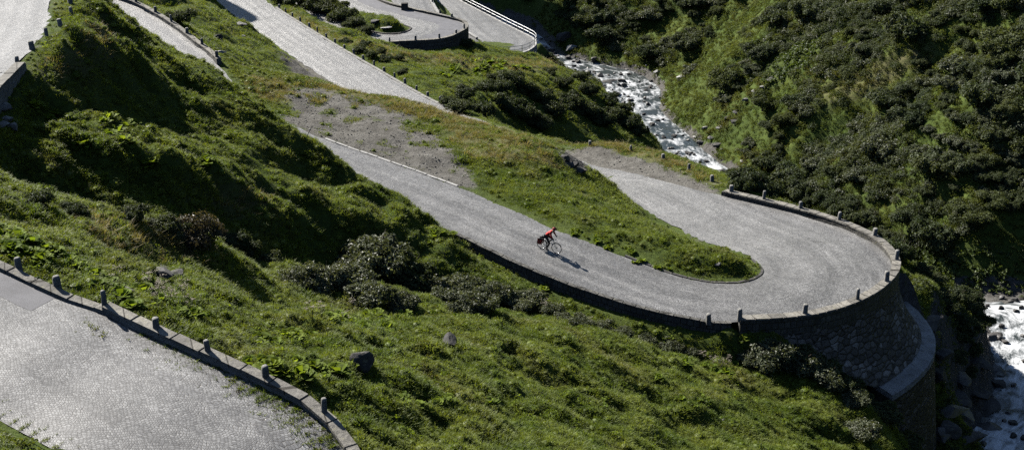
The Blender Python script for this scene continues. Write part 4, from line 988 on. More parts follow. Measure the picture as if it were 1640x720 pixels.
for (u, v, s) in [(748, 158, 1.5), (775, 150, 1.7), (800, 148, 1.8), (818, 135, 1.9), (845, 150, 1.7), (870, 165, 1.9), (815, 178, 2.1), (842, 190, 2.0), (890, 185, 2.2), (915, 170, 1.9), (940, 185, 2.1), (965, 200, 2.0), (900, 140, 1.6), (930, 128, 1.3), (985, 190, 1.9), (1005, 205, 1.8), (1022, 215, 1.5), (770, 185, 1.8), (735, 180, 1.5), (860, 205, 2.0), (945, 150, 1.6), (720, 170, 1.2), (975, 165, 1.5), (790, 128, 1.0), (1000, 180, 1.4), (880, 120, 1.1)]:
    near_shrub('alder', u, v, s, 'dark alder bush on the shaded spur between the road and the stream', 'alders on the shaded spur', 1.05)

# shrubs along the foot of the tall wall
r5 = random.Random(12); hE, hN = HW[0], HW[1]
for (u, v, o_) in [(1262, 512, 1.7), (1290, 508, 2.0), (1315, 503, 2.6), (1340, 497, 3.2), (1362, 489, 3.6), (1380, 480, 4.0), (1300, 506, 3.4), (1335, 498, 4.6), (1365, 488, 5.2)]:
    U_, V_ = pix(*hE.T); k = int(np.argmin((U_-u)**2+(V_-v)**2)); q = hE[k]+hN[k]*o_
    pr = dup(NS['alder'][0]); place(pr, (q[0], q[1], h1(q[0], q[1])), r5.uniform(.9, 1.4)); tag(pr, 'dark shrub in the shade against the foot of the tall rubble wall', 'shrub', 'shrubs at the foot of the rubble wall')
# shrubs just outside the hairpin parapet
r4 = random.Random(8)
for u in range(1175, 1440, 11):
    v0 = np.interp(u, [1155, 1280, 1340, 1395, 1440], [303, 328, 350, 372, 425])
    near_shrub('alder', u+r4.uniform(-5, 5), v0-r4.uniform(4, 26), r4.uniform(1.1, 2.0), 'alder shrub on the steep bank just outside the big hairpin parapet', 'alders outside the big hairpin parapet', 1.1)
# alders on the far slope
FS = [single_shrub('alder_shrub', [M['alder'], M['alder'], M['alder_light']][i % 3], 401+i, 5200, .055, k=7+i % 4, spread=.8, rad=.5+.05*(i % 3), h=.9+.15*(i % 3)) for i in range(7)]+[single_shrub('alder_shrub', M['willow'], 421+i, 4800, .055, k=8, spread=.8, rad=.5) for i in range(2)]
OPEN = [[(1040, 115), (1120, 70), (1240, 35), (1215, 90), (1140, 130), (1160, 170), (1240, 105), (1300, 105), (1270, 170), (1190, 235), (1120, 235), (1060, 165)],
        [(1310, 160), (1420, 85), (1500, 48), (1555, 62), (1500, 115), (1395, 175)], [(1240, 235), (1290, 185), (1375, 165), (1410, 170), (1345, 215), (1280, 240)], [(1215, 100), (1290, 70), (1330, 60), (1290, 110), (1230, 150)], [(1560, 40), (1640, 20), (1640, 60), (1580, 75)], [(1000, 60), (1060, 30), (1110, 30), (1060, 75), (1010, 100)],
        [(1440, 430), (1500, 390), (1640, 335), (1700, 330), (1700, 490), (1580, 500), (1500, 465)], [(1160, 20), (1230, 0), (1260, 5), (1190, 50), (1150, 60)], [(1400, 50), (1480, 5), (1520, 5), (1440, 55)]]
r3 = random.Random(17); FP = []; tries = 0
while len(FP) < 290 and tries < 60000:
    tries += 1
    u = r3.uniform(840, 1720); v = r3.uniform(-60, 430)
    if v > 120 and u < 1130+(v-150)*.4: continue
    if v > 330 and u < 1390: continue
    p = hit(u, v)
    if (p[0]-36)*.92+(p[1]-130)*.38 < 1 and p[1] < 200: continue
    a, b = pix(*p)
    if abs(a-u)+abs(b-v) > 6: continue
    dr = np.sqrt(((RIV_C[:, :2]-p[:2])**2).sum(1)).min()
    if dr < 6.0 or p[1] < 60: continue
    if any(inside(q, np.array([u]), np.array([v]))[0] for q in OPEN) and r3.random() < .99: continue
    if fbm(np.array([u/110]), np.array([v/70]), 91, 2)[0] < .36: continue
    s = .8+2.4*r3.random()**1.4
    if any((p[0]-q[0])**2+(p[1]-q[1])**2 < (.52*(s+q[3]))**2 for q in FP): continue
    FP.append((*p, s))
for i, (x, y, z, s) in enumerate(FP):
    o = bpy.data.objects.new('alder_shrub', FS[r3.randrange(len(FS))]); COL.objects.link(o); place(o, (x, y, z), s, r3.uniform(0, 6.28), r3.uniform(.85, 1.2))
    lit = y < 110
    tag(o, 'dark alder shrub of the thicket covering the slope across the stream', 'shrub', 'alders on the slope across the stream')
print('far shrubs', len(FP), tries)

# ------------------------------------------------------------------ scattered ground plants (points with instanced clumps)
def raw(name, V, F, m):
    me = bpy.data.meshes.new(name); me.from_pydata([tuple(v) for v in V], [], F)
    for k in (m if isinstance(m, list) else [m]): me.materials.append(k)
    me.update(); return bpy.data.objects.new(name, me)
def tuft(seed, n, h, sp, w, m, droop=.5):
    r = random.Random(seed); V = []; F = []
    for i in range(n):
        a = r.uniform(0, 6.28); q = sp*r.random()**.5; b = Vector((math.cos(a)*q, math.sin(a)*q, -.03)); d = Vector((math.cos(a)+r.gauss(0, .5), math.sin(a)+r.gauss(0, .5), 0))*r.uniform(.1, droop)*h
        hh = h*r.uniform(.55, 1.15); ww = w*r.uniform(.7, 1.3); t = r.uniform(0, 6.28); sx = Vector((math.cos(t), math.sin(t), 0))*ww
        k = len(V); m1 = b+d*.4+Vector((0, 0, hh*.6)); e = b+d*1.25+Vector((0, 0, hh*.92))
        V += [b-sx, b+sx, m1+sx*.7, m1-sx*.7, e]; F += [(k, k+1, k+2, k+3), (k+3, k+2, k+4)]
    return raw('tuft', V, F, m)
def clump(seed, n, rad, h, leaf, m, asp=.6):
    V, F = blob(n, [(0, 0, h*.3, rad, .7), (rad*.5, 0, h*.25, rad*.6, .7), (-rad*.3, rad*.5, h*.3, rad*.55, .8)], leaf, seed, asp, .3); return raw('clump', V, F, m)
def scatter(name, pts, scl, protos, label, cat, seed=1, tilt=.18):
    n = len(pts); rg = np.random.default_rng(seed)
    me = bpy.data.meshes.new(name); me.vertices.add(n); me.vertices.foreach_set('co', np.asarray(pts, np.float32).ravel())
    rot = np.stack([rg.normal(0, tilt, n), rg.normal(0, tilt, n), rg.uniform(0, 6.283, n)], 1).astype(np.float32)
    me.attributes.new('rot', 'FLOAT_VECTOR', 'POINT').data.foreach_set('vector', rot.ravel())
    me.attributes.new('scl', 'FLOAT', 'POINT').data.foreach_set('value', np.asarray(scl, np.float32))
    me.attributes.new('pick', 'INT', 'POINT').data.foreach_set('value', rg.integers(0, len(protos), n).astype(np.int32))
    o = bpy.data.objects.new(name, me); COL.objects.link(o)
    ng = bpy.data.node_groups.new(name, 'GeometryNodeTree'); ng.interface.new_socket('Geometry', in_out='INPUT', socket_type='NodeSocketGeometry'); ng.interface.new_socket('Geometry', in_out='OUTPUT', socket_type='NodeSocketGeometry')
    N_ = ng.nodes.new; gi = N_('NodeGroupInput'); go = N_('NodeGroupOutput'); iop = N_('GeometryNodeInstanceOnPoints'); jg = N_('GeometryNodeGeometryToInstance')
    for p in reversed(protos):
        oi = N_('GeometryNodeObjectInfo'); oi.inputs['Object'].default_value = p; oi.inputs['As Instance'].default_value = False; ng.links.new(oi.outputs['Geometry'], jg.inputs[0])
    def at(nm, t):
        a = N_('GeometryNodeInputNamedAttribute'); a.data_type = t; a.inputs['Name'].default_value = nm; return [s for s in a.outputs if s.enabled and s.name == 'Attribute'][0]
    ng.links.new(gi.outputs[0], iop.inputs['Points']); ng.links.new(jg.outputs[0], iop.inputs['Instance']); iop.inputs['Pick Instance'].default_value = True
    e2r = N_('FunctionNodeEulerToRotation'); ng.links.new(at('rot', 'FLOAT_VECTOR'), e2r.inputs[0])
    ng.links.new(e2r.outputs[0], iop.inputs['Rotation']); ng.links.new(at('scl', 'FLOAT'), iop.inputs['Scale']); ng.links.new(at('pick', 'INT'), iop.inputs['Instance Index'])
    ng.links.new(iop.outputs[0], go.inputs[0])
    md = o.modifiers.new('plants', 'NODES'); md.node_group = ng
    tag(o, label, cat, kind='stuff'); return o

TAN = .41*1.12
rg = np.random.default_rng(3)
def sample(n, y0, y1, pw=1.0):
    "random ground points inside the widened view, denser towards the viewer"
    t = rg.random(n); y = y0+(y1-y0)*t**pw
    x = rg.uniform(-1, 1, n)*y*TAN*1.12
    x = x+0; return x, y
def gv(arr, x, y): return bil(arr.reshape(NY, NX), x, y, GX0, GY0, GS)
sl_x = np.gradient(TG, GS, axis=1); sl_y = np.gradient(TG, GS, axis=0); SLOPE = np.hypot(sl_x, sl_y).ravel()
def ok(x, y):
    m = (x > GX0+1) & (x < GX1-1) & (y > GY0+1) & (y < GY1-1)
    return m & (gv(INROAD.astype(float), x, y) < .02) & (gv(DRIV, x, y) > gv(RW, x, y)+1.0)
allx, ally, allk = [], [], []
P_, S_ = [], []; PD_, SD_ = [], []
for (y0, y1, n, s0, s1, pw) in [(24, 62, 170000, .8, .95, 1.0), (58, 108, 190000, .8, 1.0, 1.0), (105, 180, 130000, 1.05, 1.5, 1.0)]:
    x, y = sample(n, y0, y1, pw)
    rs = gv(right, x, y)
    m = ok(x, y) & (gv(gravel, x, y)*1.05+1.9*(fbm(x/1.6, y/1.6, 131, 3)-.5) < rg.random(n)*.75+.14) & (gv(rock, x, y) < .5) & (rg.random(n) > rs*.85) & (gv(SLOPE, x, y) < 3.5)
    x, y = x[m], y[m]; z = H(x, y); d = gv(dry, x, y)*(.15+.9*fbm(x/1.3, y/1.3, 88, 2)) > rg.random(len(x))*.9+.15
    long = .55+.9*vnoise(x/1.2, y/1.0, 82)**1.5+.4*vnoise(x/4, y/4, 83)
    near_edge = np.clip(gv(DR, x, y)/1.2, .35, 1)
    s = (s0+(s1-s0)*(y-y0)/(y1-y0))*long*near_edge*rg.uniform(.75, 1.25, len(x))
    p = np.stack([x, y, z], 1)
    P_.append(p[~d]); S_.append(s[~d]); PD_.append(p[d]); SD_.append(s[d])
P_ = np.concatenate(P_); S_ = np.concatenate(S_); PD_ = np.concatenate(PD_); SD_ = np.concatenate(SD_)
G_ = [tuft(500+i, 18, [.11, .14, .09, .12, .19][i], .17, [.013, .012, .018, .014, .011][i], M['grass'], [1.0, .8, 1.3, 1.1, .8][i]) for i in range(5)]
GD_ = [tuft(520+i, 14, .27, .15, .011, M['grass_dry'], .8) for i in range(3)]
k_ = rg.random(len(P_)) < (.05-.035*((P_[:, 0] > -6) & (P_[:, 0] < 20) & (P_[:, 1] > 74)))*(P_[:, 1] < 112)
nt_ = np.where(k_)[0]; TP = P_[nt_]; TS = np.clip(S_[nt_], .5, 1.1)*rg.uniform(.5, 1.15, len(nt_))
def dome(seed, n, rad, h, m):
    r = random.Random(seed); V = []; F = []
    for i in range(n):
        a = r.uniform(0, 6.28); q = r.random()**.5; b = Vector((math.cos(a)*q*rad, math.sin(a)*q*rad, h*.75*(1-q*q)-.03)); o_ = Vector((math.cos(a), math.sin(a), 0))*q
        hh = h*r.uniform(.3, .6); t = a+1.57+r.gauss(0, .5); sx = Vector((math.cos(t), math.sin(t), 0))*.014; k = len(V)
        V += [b-sx, b+sx, b+o_*hh*.45+Vector((0, 0, hh*.7))+sx*.6, b+o_*hh*.45+Vector((0, 0, hh*.7))-sx*.6, b+o_*hh*1.1+Vector((r.gauss(0, .03), r.gauss(0, .03), hh*.75))]
        F += [(k, k+1, k+2, k+3), (k+3, k+2, k+4)]
    # the matted heart of the tussock
    kk = len(V); ring = 8
    for zf, rf in ((-.05, .8), (.45*h, .62), (.66*h, .25)):
        for j in range(ring): V.append(Vector((math.cos(6.283*j/ring)*rad*rf, math.sin(6.283*j/ring)*rad*rf, zf)))
    for l_ in range(2):
        for j in range(ring): F.append((kk+l_*ring+j, kk+l_*ring+(j+1) % ring, kk+(l_+1)*ring+(j+1) % ring, kk+(l_+1)*ring+j))
    F.append(tuple(kk+2*ring+j for j in range(ring)))
    return raw('tussock', V, F, m)
scatter('tussocks', TP, TS, [dome(540+i, 70, .24+.05*i, .24+.03*i, M['grass']) for i in range(3)]+[dome(545, 60, .2, .26, M['grass_dry'])][:1 if False else 0], 'rounded grass tussocks dotting the turf', 'grass', 8, .12)
print('tussocks', len(TP))
scatter('grass', P_, S_, G_, 'green tussocky alpine grass covering the slopes', 'grass', 1)
scatter('dry_grass', PD_, SD_, GD_, 'straw coloured dry grass on crests and verges', 'grass', 2)
# leafy undergrowth of the far slope and the banks
x, y = sample(120000, 55, 235, 1.0)
x = rg.uniform(-6, 110, len(x)); rs = gv(right, x, y)
m = ok(x, y) & (rs > .5) & ((gv(rock, x, y) < .55) | (rg.random(len(x)) < .3))
m |= (y < 128) & (rs > .5) & (gv(DRIV, x, y) > gv(RW, x, y)+.1)
uu, vv = pix(x, y, H(x, y)); m &= (uu > 800) & (uu < 1800) & (vv > -120) & (vv < 560)
x, y = x[m], y[m]; uu, vv = uu[m], vv[m]; keep = rg.random(len(x)) < .8; x, y, uu, vv = x[keep], y[keep], uu[keep], vv[keep]
br = inside(OPEN[3], uu, vv) | ((uu > 1380) & (vv > 395))
p = np.stack([x, y, H(x, y)], 1); s = rg.uniform(.5, 1.25, len(x))*(.6+.8*fbm(x/3, y/3, 93, 2))
hi = fbm(x/6, y/6, 97, 2) > .5
scatter('undergrowth', p[~br], s[~br], [clump(600+i, 46, .45, .5, .085, M['fern'], .5) for i in range(3)], 'low leafy undergrowth between the shrubs on the slope across the stream', 'undergrowth', 3)
scatter('bank_plants', p[br], s[br]*1.1, [clump(620+i, 40, .42, .5, .11, M['cover'], .75) for i in range(3)], 'broad leaved plants covering the bank above the lower stream', 'undergrowth', 4)
# dense thicket filling the slope between the separate shrubs
x = rg.uniform(-8, 112, 60000); y = rg.uniform(50, 250, 60000); rs = gv(right, x, y)
uu, vv = pix(x, y, H(x, y)); m = ok(x, y) & (rs > .4) & (gv(rock, x, y) < .5) & (uu > 800) & (uu < 1800) & (vv > -120) & (vv < 560) & (gv(DRIV, x, y) > 5.5)
dens = sstep(.36, .56, fbm(uu/95, vv/60, 91, 3))
op = np.zeros(len(x), bool)
for q in OPEN: op |= inside(q, uu, vv)
dens = np.where(op, dens*.06, dens)
m &= rg.random(len(x)) < dens*.95
x, y = x[m], y[m]; p = np.stack([x, y, H(x, y)-.1], 1)
scatter('thicket', p, rg.uniform(.7, 1.7, len(x)), [clump(640+i, 240, .6, .9, .075, [M['alder'], M['alder_light'], M['alder'], M['willow']][i], .55) for i in range(4)], 'grey green alder thicket closing the gaps between the shrubs across the stream', 'thicket', 6)
print('thicket', len(x))
# plants on the steep bank between the hairpin and the lower stream
x = rg.uniform(22, 46, 9000); y = rg.uniform(52, 112, 9000)
m = (gv(INROAD.astype(float), x, y) < .02) & (gv(DRIV, x, y) > gv(RW, x, y)+2.2) & (gv(right, x, y) < .4) & (gv(DR, x, y) > 1.2)
hw = HW[0]; dw = np.sqrt(((x[:, None]-hw[None, :, 0])**2+(y[:, None]-hw[None, :, 1])**2).min(1)); m &= (dw > 4.6) | ((y > 80) & (dw > 1.5))
m &= rg.random(len(x)) < .25+.75*sstep(.42, .55, fbm(x/3, y/3, 141, 3))
x, y = x[m], y[m]; p = np.stack([x, y, H(x, y)-.05], 1)
scatter('bank_undergrowth', p, rg.uniform(.5, 1.3, len(x)), [clump(680+i, 60, .42, .5, .07, M['fern'] if i == 0 else M['alder'], .6) for i in range(3)], 'leafy undergrowth on the steep bank between the hairpin and the lower stream', 'undergrowth', 9)
# herbs among the grass of the near slopes
x, y = sample(60000, 26, 112); pt = fbm(x/2.2, y/2.2, 101, 3)
m = ok(x, y) & (gv(right, x, y) < .2) & (gv(gravel, x, y) < .3) & (gv(rock, x, y) < .5) & (pt > .57) & (gv(dry, x, y) < .5) & (rg.random(len(x)) < .7)
calm_ = (x > -6) & (x < 20) & (y > 74) & (y < 96); m &= ~calm_
x, y = x[m], y[m]; p = np.stack([x, y, H(x, y)], 1); print('herbs', len(x))
scatter('herbs', p, rg.uniform(.35, .9, len(x)), [clump(660+i, 30, .28, .3, .06, M['fern'] if i < 2 else M['dock'], .7) for i in range(3)], 'low leafy herbs growing in patches among the grass', 'herbs', 7)
# loose stones on the gravel
x = rg.uniform(-20, 26, 60000); y = rg.uniform(76, 136, 60000); m = (gv(gravel, x, y) > .35) & (gv(INROAD.astype(float), x, y) < .02) & (rg.random(60000) < .35)
x, y = x[m], y[m]; p = np.stack([x, y, H(x, y)+.01], 1); print('stones', len(x))
stn = []
for i in range(3):
    o = bpy.data.objects.new('loose_stone', [RS[0], RS[1], RM[0]][i]); stn.append(o)
scatter('gravel', p, .03+.09*rg.random(len(x))**3, stn, 'loose stones lying on the gravel patches beside the roads', 'gravel', 11, .5)
# mossy growth along the near kerb
E, N, _ = W['near'][0], W['near'][1], 0
pts = []; sc_ = []
for i in range(1500):
    k = random.randrange(len(E)); d = -abs(random.gauss(0, .42))-.02
    if fbm(np.array([k*.15]), np.array([d*3]), 12, 2)[0] < .38: continue
    q = E[k]+N[k]*d+np.array([random.uniform(-.2, .2), random.uniform(-.2, .2), 0]); pts.append((q[0], q[1], q[2]-.005+.03*min(1, -d))); sc_.append(random.uniform(.3, .7))
Eb = ROADS['near']['I']; Nb = normals(Eb, ROADS['near']['O'])
for i in range(500):
    k = random.randrange(len(Eb)); q = Eb[k]-Nb[k]*abs(random.gauss(0, .25)); pts.append((q[0], q[1], q[2])); sc_.append(random.uniform(.25, .65))
scatter('moss', pts, sc_, [tuft(700+i, 14, .13, .12, .018, M['grass'], 1.2) for i in range(2)]+[tuft(710, 14, .10, .12, .018, M['russet'], 1.2)], 'moss and weeds growing in the joints along the near road edges', 'moss', 5)

# ------------------------------------------------------------------ broad-leaved plants
def dock_mesh(seed, n, h):
    r = random.Random(seed); V = []; F = []
    for i in range(n):
        a = r.uniform(0, 6.28); e = r.uniform(.35, 1.2); L_ = h*r.uniform(.6, 1.1); w = L_*r.uniform(.24, .36)
        d = Vector((math.cos(a)*math.cos(e), math.sin(a)*math.cos(e), math.sin(e))); sd = Vector((-math.sin(a), math.cos(a), 0)); b = Vector((math.cos(a)*.06*h*3*r.random(), math.sin(a)*.06*h*3*r.random(), 0))
        k = len(V); p1 = b+d*L_*.35; p2 = b+d*L_*.8-Vector((0, 0, .06*L_)); p3 = b+d*L_*1.15-Vector((0, 0, .28*L_))
        V += [b, p1+sd*w*.8, p1-sd*w*.8, p2+sd*w, p2-sd*w, p3]; F += [(k, k+1, k+2), (k+2, k+1, k+3, k+4), (k+4, k+3, k+5)]
    me = bpy.data.meshes.new('dock'); me.from_pydata([tuple(v) for v in V], [], F); me.materials.append(M['dock']); me.update(); return me
DM = [dock_mesh(800+i, 36, .36) for i in range(4)]
def docks(plist, label, group, s, k=1, spread=10):
    for (u, v) in plist:
        for j in range(k+(1 if k < 3 else 0)):
            p = hit(u+random.uniform(-spread, spread)*1.3, v+random.uniform(-spread, spread)*.5)
            o = bpy.data.objects.new('dock_plant', random.choice(DM)); COL.objects.link(o); place(o, p, s*random.uniform(.75, 1.3), sink=.0); tag(o, label, 'plant', group)
docks([(10, 378), (28, 386), (48, 392), (66, 402), (88, 408), (104, 414), (22, 400), (72, 420), (45, 410)], 'bright broad leaved plant in the patch at the left edge above the near road', 'leafy plants at the left edge', 1.0, 3)
docks([(130, 432), (152, 444), (185, 468), (205, 478), (235, 470), (255, 488), (280, 502), (215, 495), (300, 510), (170, 455)], 'broad leaved plant in the patch between the posts and the front ridge', 'leafy plants behind the low wall', .95, 3)
docks([(430, 590), (450, 596), (480, 602), (505, 606), (528, 600), (548, 594), (412, 582), (470, 588), (510, 592)], 'broad leaved plant in the patch left of the dark meadow boulder', 'leafy plants by the meadow boulder', 1.0, 3)
docks([(460, 540), (480, 546), (500, 538), (440, 556), (420, 550)], 'broad leaved plant in the small patch above the near wall', 'leafy plants above the near wall', .95, 3)
docks([(560, 518), (580, 512), (600, 508), (622, 516), (642, 512), (570, 526), (592, 526), (545, 512), (530, 520), (615, 525)], 'broad leaved plant in the patch on top of the meadow knoll', 'leafy plants on the meadow knoll', 1.05, 3)
docks([(612, 622), (640, 640), (662, 650), (705, 645), (720, 640), (780, 642), (765, 512), (740, 510), (960, 650), (1010, 620), (1080, 640), (1100, 655), (1120, 640), (1050, 610)], 'low yellowish leafy plant scattered over the meadow', 'leafy plants scattered over the meadow', .75, 2)
docks([(1060, 545), (1090, 570), (1100, 585), (1130, 590), (1150, 600), (1170, 590)], 'leafy plant along the gully below the low wall', 'leafy plants in the gully', 1.1, 2)
docks([(795, 98), (815, 104), (780, 108), (760, 102), (838, 110), (810, 114), (770, 118), (735, 112), (720, 124)], 'bright leafy plant on the meadow between the straight road and the stream', 'leafy plants beyond the straight road', 1.9, 2)
docks([(180, 213), (200, 230), (162, 195), (240, 268), (62, 172), (335, 262), (210, 205), (90, 190), (130, 235)], 'yellow green leafy plant on the dark left hill', 'leafy plants on the left hill', 1.25, 2)
docks([(960, 385), (980, 398), (1000, 404), (1030, 420), (1060, 432), (930, 372)], 'leafy plant at the foot of the grass strip beside the cyclist road', 'leafy plants along the grass strip', .8, 2)
docks([(1180, 545), (860, 465), (720, 380), (705, 372), (695, 385)], 'leafy plant on the bank under the road of the cyclist', 'leafy plants on the road bank', .9, 2)

# pale seed heads on thin stalks
def umbel(seed):
    r = random.Random(seed); mb = MB()
    for i in range(7):
        a = r.uniform(0, 6.28); e = Vector((math.cos(a)*r.uniform(.05, .3), math.sin(a)*r.uniform(.05, .3), r.uniform(.5, .85))); mb.tube([(0, 0, -.05), e*.6, e], [.008, .006, .004], 4)
        for j in range(9):
            q = e+Vector((r.gauss(0, .05), r.gauss(0, .05), r.gauss(.01, .012))); mb.box(*q, q[3] if False else .024, .024, .014, m=1)
    me = bpy.data.meshes.new('umbel'); me.from_pydata([tuple(v) for v in mb.V], [], mb.F); me.materials.append(M['twig']); me.materials.append(M['seed']); me.polygons.foreach_set('material_index', mb.M); me.update(); return me
UMB = [umbel(900+i) for i in range(3)]
for i, (u, v) in enumerate([(248, 470), (258, 478), (270, 488), (236, 462), (282, 492), (262, 470), (295, 480), (250, 488), (308, 500), (190, 455), (515, 508), (500, 512), (555, 520), (565, 498), (1140, 588), (1155, 592), (1165, 585), (1125, 580), (870, 500), (930, 520), (945, 522)]):
    o = bpy.data.objects.new('seed_umbel', UMB[i % 3]); COL.objects.link(o); place(o, hit(u, v), random.uniform(.8, 1.15), sink=0)
    tag(o, 'pale dried flower heads on thin stalks behind the low near wall' if i < 10 else 'pale dried flower heads on thin stalks on the knoll and along the gully', 'plant', 'dried flower heads')
mb = MB(); mb.tube([(0, 0, -.1), (.25, .1, .5), (.55, .2, 1.0)], [.03, .025, .015], 5); o = mb.build('dead_stick', M['seed']); o.location = hit(488, 226); tag(o, 'bare pale stick leaning out of the grass where the road emerges', 'stick')
# ------------------------------------------------------------------ cyclist
pr_, pf_ = P(868.3, 397, -35.12), P(889.5, 404, -35.2)
_c = np.array([pr_[0]+pf_[0], pr_[1]+pf_[1]])/2
def road_z(x, y):
    rd = ROADS['hairpin']; O, I = rd['O'], rd['I']; best = None
    a = int(np.argmin((O[:, 0]-x)**2+(O[:, 1]-y)**2)); b = int(np.argmin((I[:, 0]-x)**2+(I[:, 1]-y)**2))
    dO = math.hypot(O[a, 0]-x, O[a, 1]-y); dI = math.hypot(I[b, 0]-x, I[b, 1]-y); s = dI/(dO+dI)
    return (O[a, 2]*dI+I[b, 2]*dO)/(dO+dI)+.05*4*s*(1-s)
hd = math.atan2(pf_[1]-pr_[1], pf_[0]-pr_[0]); fw = np.array([math.cos(hd), math.sin(hd)])
zr_, zf_ = road_z(*(_c-fw*.53)), road_z(*(_c+fw*.53))
cyc_loc = (_c[0], _c[1], (zr_+zf_)/2+.012); cyc_rot = (0, -math.atan2(zf_-zr_, 1.06), hd)
M['tyre'] = m_plain('rubber', (.02, .02, .02), .8); M['frame'] = m_plain('silver_paint', (.55, .57, .58), .3, .5); M['chrome'] = m_plain('bright_metal', (.6, .6, .6), .25, .9)
M['black'] = m_plain('black_plastic', (.025, .025, .028), .5); M['red'] = m_plain('red_jacket', (.55, .035, .03), .7); M['red_bag'] = m_plain('red_bag', (.36, .025, .02), .5); M['helmet'] = m_plain('red_helmet', (.32, .02, .025), .3)
M['tights'] = m_plain('dark_tights', (.03, .03, .035), .85); M['skin'] = m_plain('skin', (.48, .29, .2), .5, var=.08); M['shoe'] = m_plain('dark_shoes', (.05, .035, .03), .6); M['glove'] = m_plain('dark_gloves', (.03, .03, .03), .8); M['white'] = m_plain('white_plastic', (.75, .75, .75), .4); M['hair'] = m_plain('brown_hair', (.05, .03, .02), .7)
bike = empty('touring_bicycle', cyc_loc); bike.rotation_euler = cyc_rot; tag(bike, 'silver touring bicycle with rear rack ridden along the paved road', 'bicycle')
for nm, x in (('wheel', -.53), ('wheel', .53)):
    mb = MB(); mb.torus((0, 0, 0), .325, .012, n=32); wl = mb.build(nm, M['chrome'], bike, True); wl.location = (x, 0, .348)
    mb = MB(); mb.torus((0, 0, 0), .343, .023, n=36); mb.build('tyre', M['tyre'], wl, True)
    mb = MB()
    for j in range(20): t = 2*math.pi*j/20; mb.tube([(.02*math.cos(t+.8), .03*(-1)**j, .02*math.sin(t+.8)), (.32*math.cos(t), 0, .32*math.sin(t))], .0022, 3)
    mb.build('spokes', M['chrome'], wl)
    mb = MB(); mb.tube([(0, -.05, 0), (0, .05, 0)], .028, 10); mb.build('hub', M['black'], wl)
bb = (-.09, 0, .30); seatj = (-.25, 0, .82); head0 = (.33, 0, .64); head1 = (.29, 0, .82)
mb = MB(); mb.tube([bb, seatj], .018, 8); mb.tube([seatj, head1], .019, 8); mb.tube([bb, head0], .022, 8); mb.tube([head0, head1], .022, 8)
for s in (-1, 1): mb.tube([bb, (-.53, s*.06, .348)], .011, 6); mb.tube([seatj, (-.53, s*.06, .348)], .010, 6)
mb.build('frame', M['frame'], bike, True)
mb = MB(); mb.tube([head0, (.36, 0, .58)], .02, 8)
for s in (-1, 1): mb.tube([(.355, 0, .6), (.37, s*.06, .57), (.45, s*.06, .45), (.53, s*.055, .348)], [.014, .014, .013, .01], 6)
mb.build('fork', M['frame'], bike, True)
mb = MB(); mb.tube([seatj, (-.275, 0, .93)], .014, 6); mb.build('seat_post', M['black'], bike)
mb = MB(); mb.tube([(-.42, 0, .955), (-.33, 0, .965), (-.22, 0, .955), (-.12, 0, .95)], [.06, .075, .045, .022], 8); sd_ = mb.build('saddle', M['black'], bike, True)
mb = MB(); mb.tube([head1, (.275, 0, .93), (.36, 0, 1.0)], .016, 8); mb.build('stem', M['black'], bike)
mb = MB(); mb.tube([(.36, 0, 1.0), (.37, .14, 1.02), (.35, .29, 1.02)], .013, 6); mb.tube([(.36, 0, 1.0), (.37, -.14, 1.02), (.35, -.29, 1.02)], .013, 6); hb = mb.build('handlebar', M['chrome'], bike, True)
for s in (-1, 1):
    mb = MB(); mb.tube([(.365, s*.19, 1.02), (.345, s*.31, 1.02)], .018, 7); mb.build('grip', M['black'], hb)
    mb = MB(); mb.tube([(.37, s*.17, 1.02), (.43, s*.2, .99), (.42, s*.29, .985)], .007, 5); mb.build('brake_lever', M['chrome'], hb)
mb = MB(); mb.torus((0, -.045, 0), .085, .006, n=24, k=4); mb.torus((0, -.045, 0), .03, .008, n=12, k=4); mb.box(0, -.045, 0, .16, .005, .012); mb.box(0, -.045, 0, .012, .005, .16); ck = mb.build('chainring', M['black'], bike); ck.location = bb
for s, a in ((-1, -.9), (1, .9)):
    mb = MB(); mb.tube([(0, s*.06, 0), (.03 if s < 0 else -.03, s*.075, a*.19)], .011, 6); ca = mb.build('crank', M['chrome'], bike); ca.location = bb
    mb = MB(); mb.box(.03 if s < 0 else -.03, s*.13, a*.19, .10, .09, .02); mb.build('pedal', M['black'], ca)
mb = MB()
for q in (.262, .322): mb.tube([(-.09, -.045, q+.03 if q > .3 else q-.02), (-.53, -.045, .39 if q > .3 else .31)], .004, 4)
mb.build('chain', M['black'], bike)
mb = MB()
for s in (-1, 1):
    mb.tube([(-.27, s*.05, .74), (-.4, s*.07, .745), (-.80, s*.07, .745)], .006, 5); mb.tube([(-.53, s*.075, .36), (-.50, s*.08, .74)], .006, 5); mb.tube([(-.53, s*.075, .36), (-.70, s*.08, .74)], .006, 5)
for x in (-.4, -.53, -.66, -.8): mb.tube([(x, -.07, .745), (x, .07, .745)], .005, 4)
mb.build('luggage_rack', M['black'], bike)
for x, a0, a1 in ((-.53, .2, 2.7), (.53, .5, 2.6)):
    mb = MB(); V = []; F = []
    for i in range(13):
        t = a0+(a1-a0)*i/12
        for y in (-.03, .03): V.append((x+.375*math.cos(t), y, .348+.375*math.sin(t)))
        for y in (.03, -.03): V.append((x+.379*math.cos(t), y, .348+.379*math.sin(t)))
    for i in range(12):
        for j in range(4): F.append((i*4+j, i*4+(j+1) % 4, i*4+4+(j+1) % 4, i*4+4+j))
    mb.add(V, F); mb.build('mudguard', M['black'], bike)
mb = MB(); mb.tube([(.40, 0, .93), (.45, 0, .93)], [.03, .04], 10); mb.build('headlight', M['white'], bike)
mb = MB(); mb.tube([(.20, 0, .46), (.16, 0, .62)], [.035, .035], 9); mb.tube([(.16, 0, .62), (.155, 0, .65)], [.018, .018], 7); mb.build('bottle', M['white'], bike)
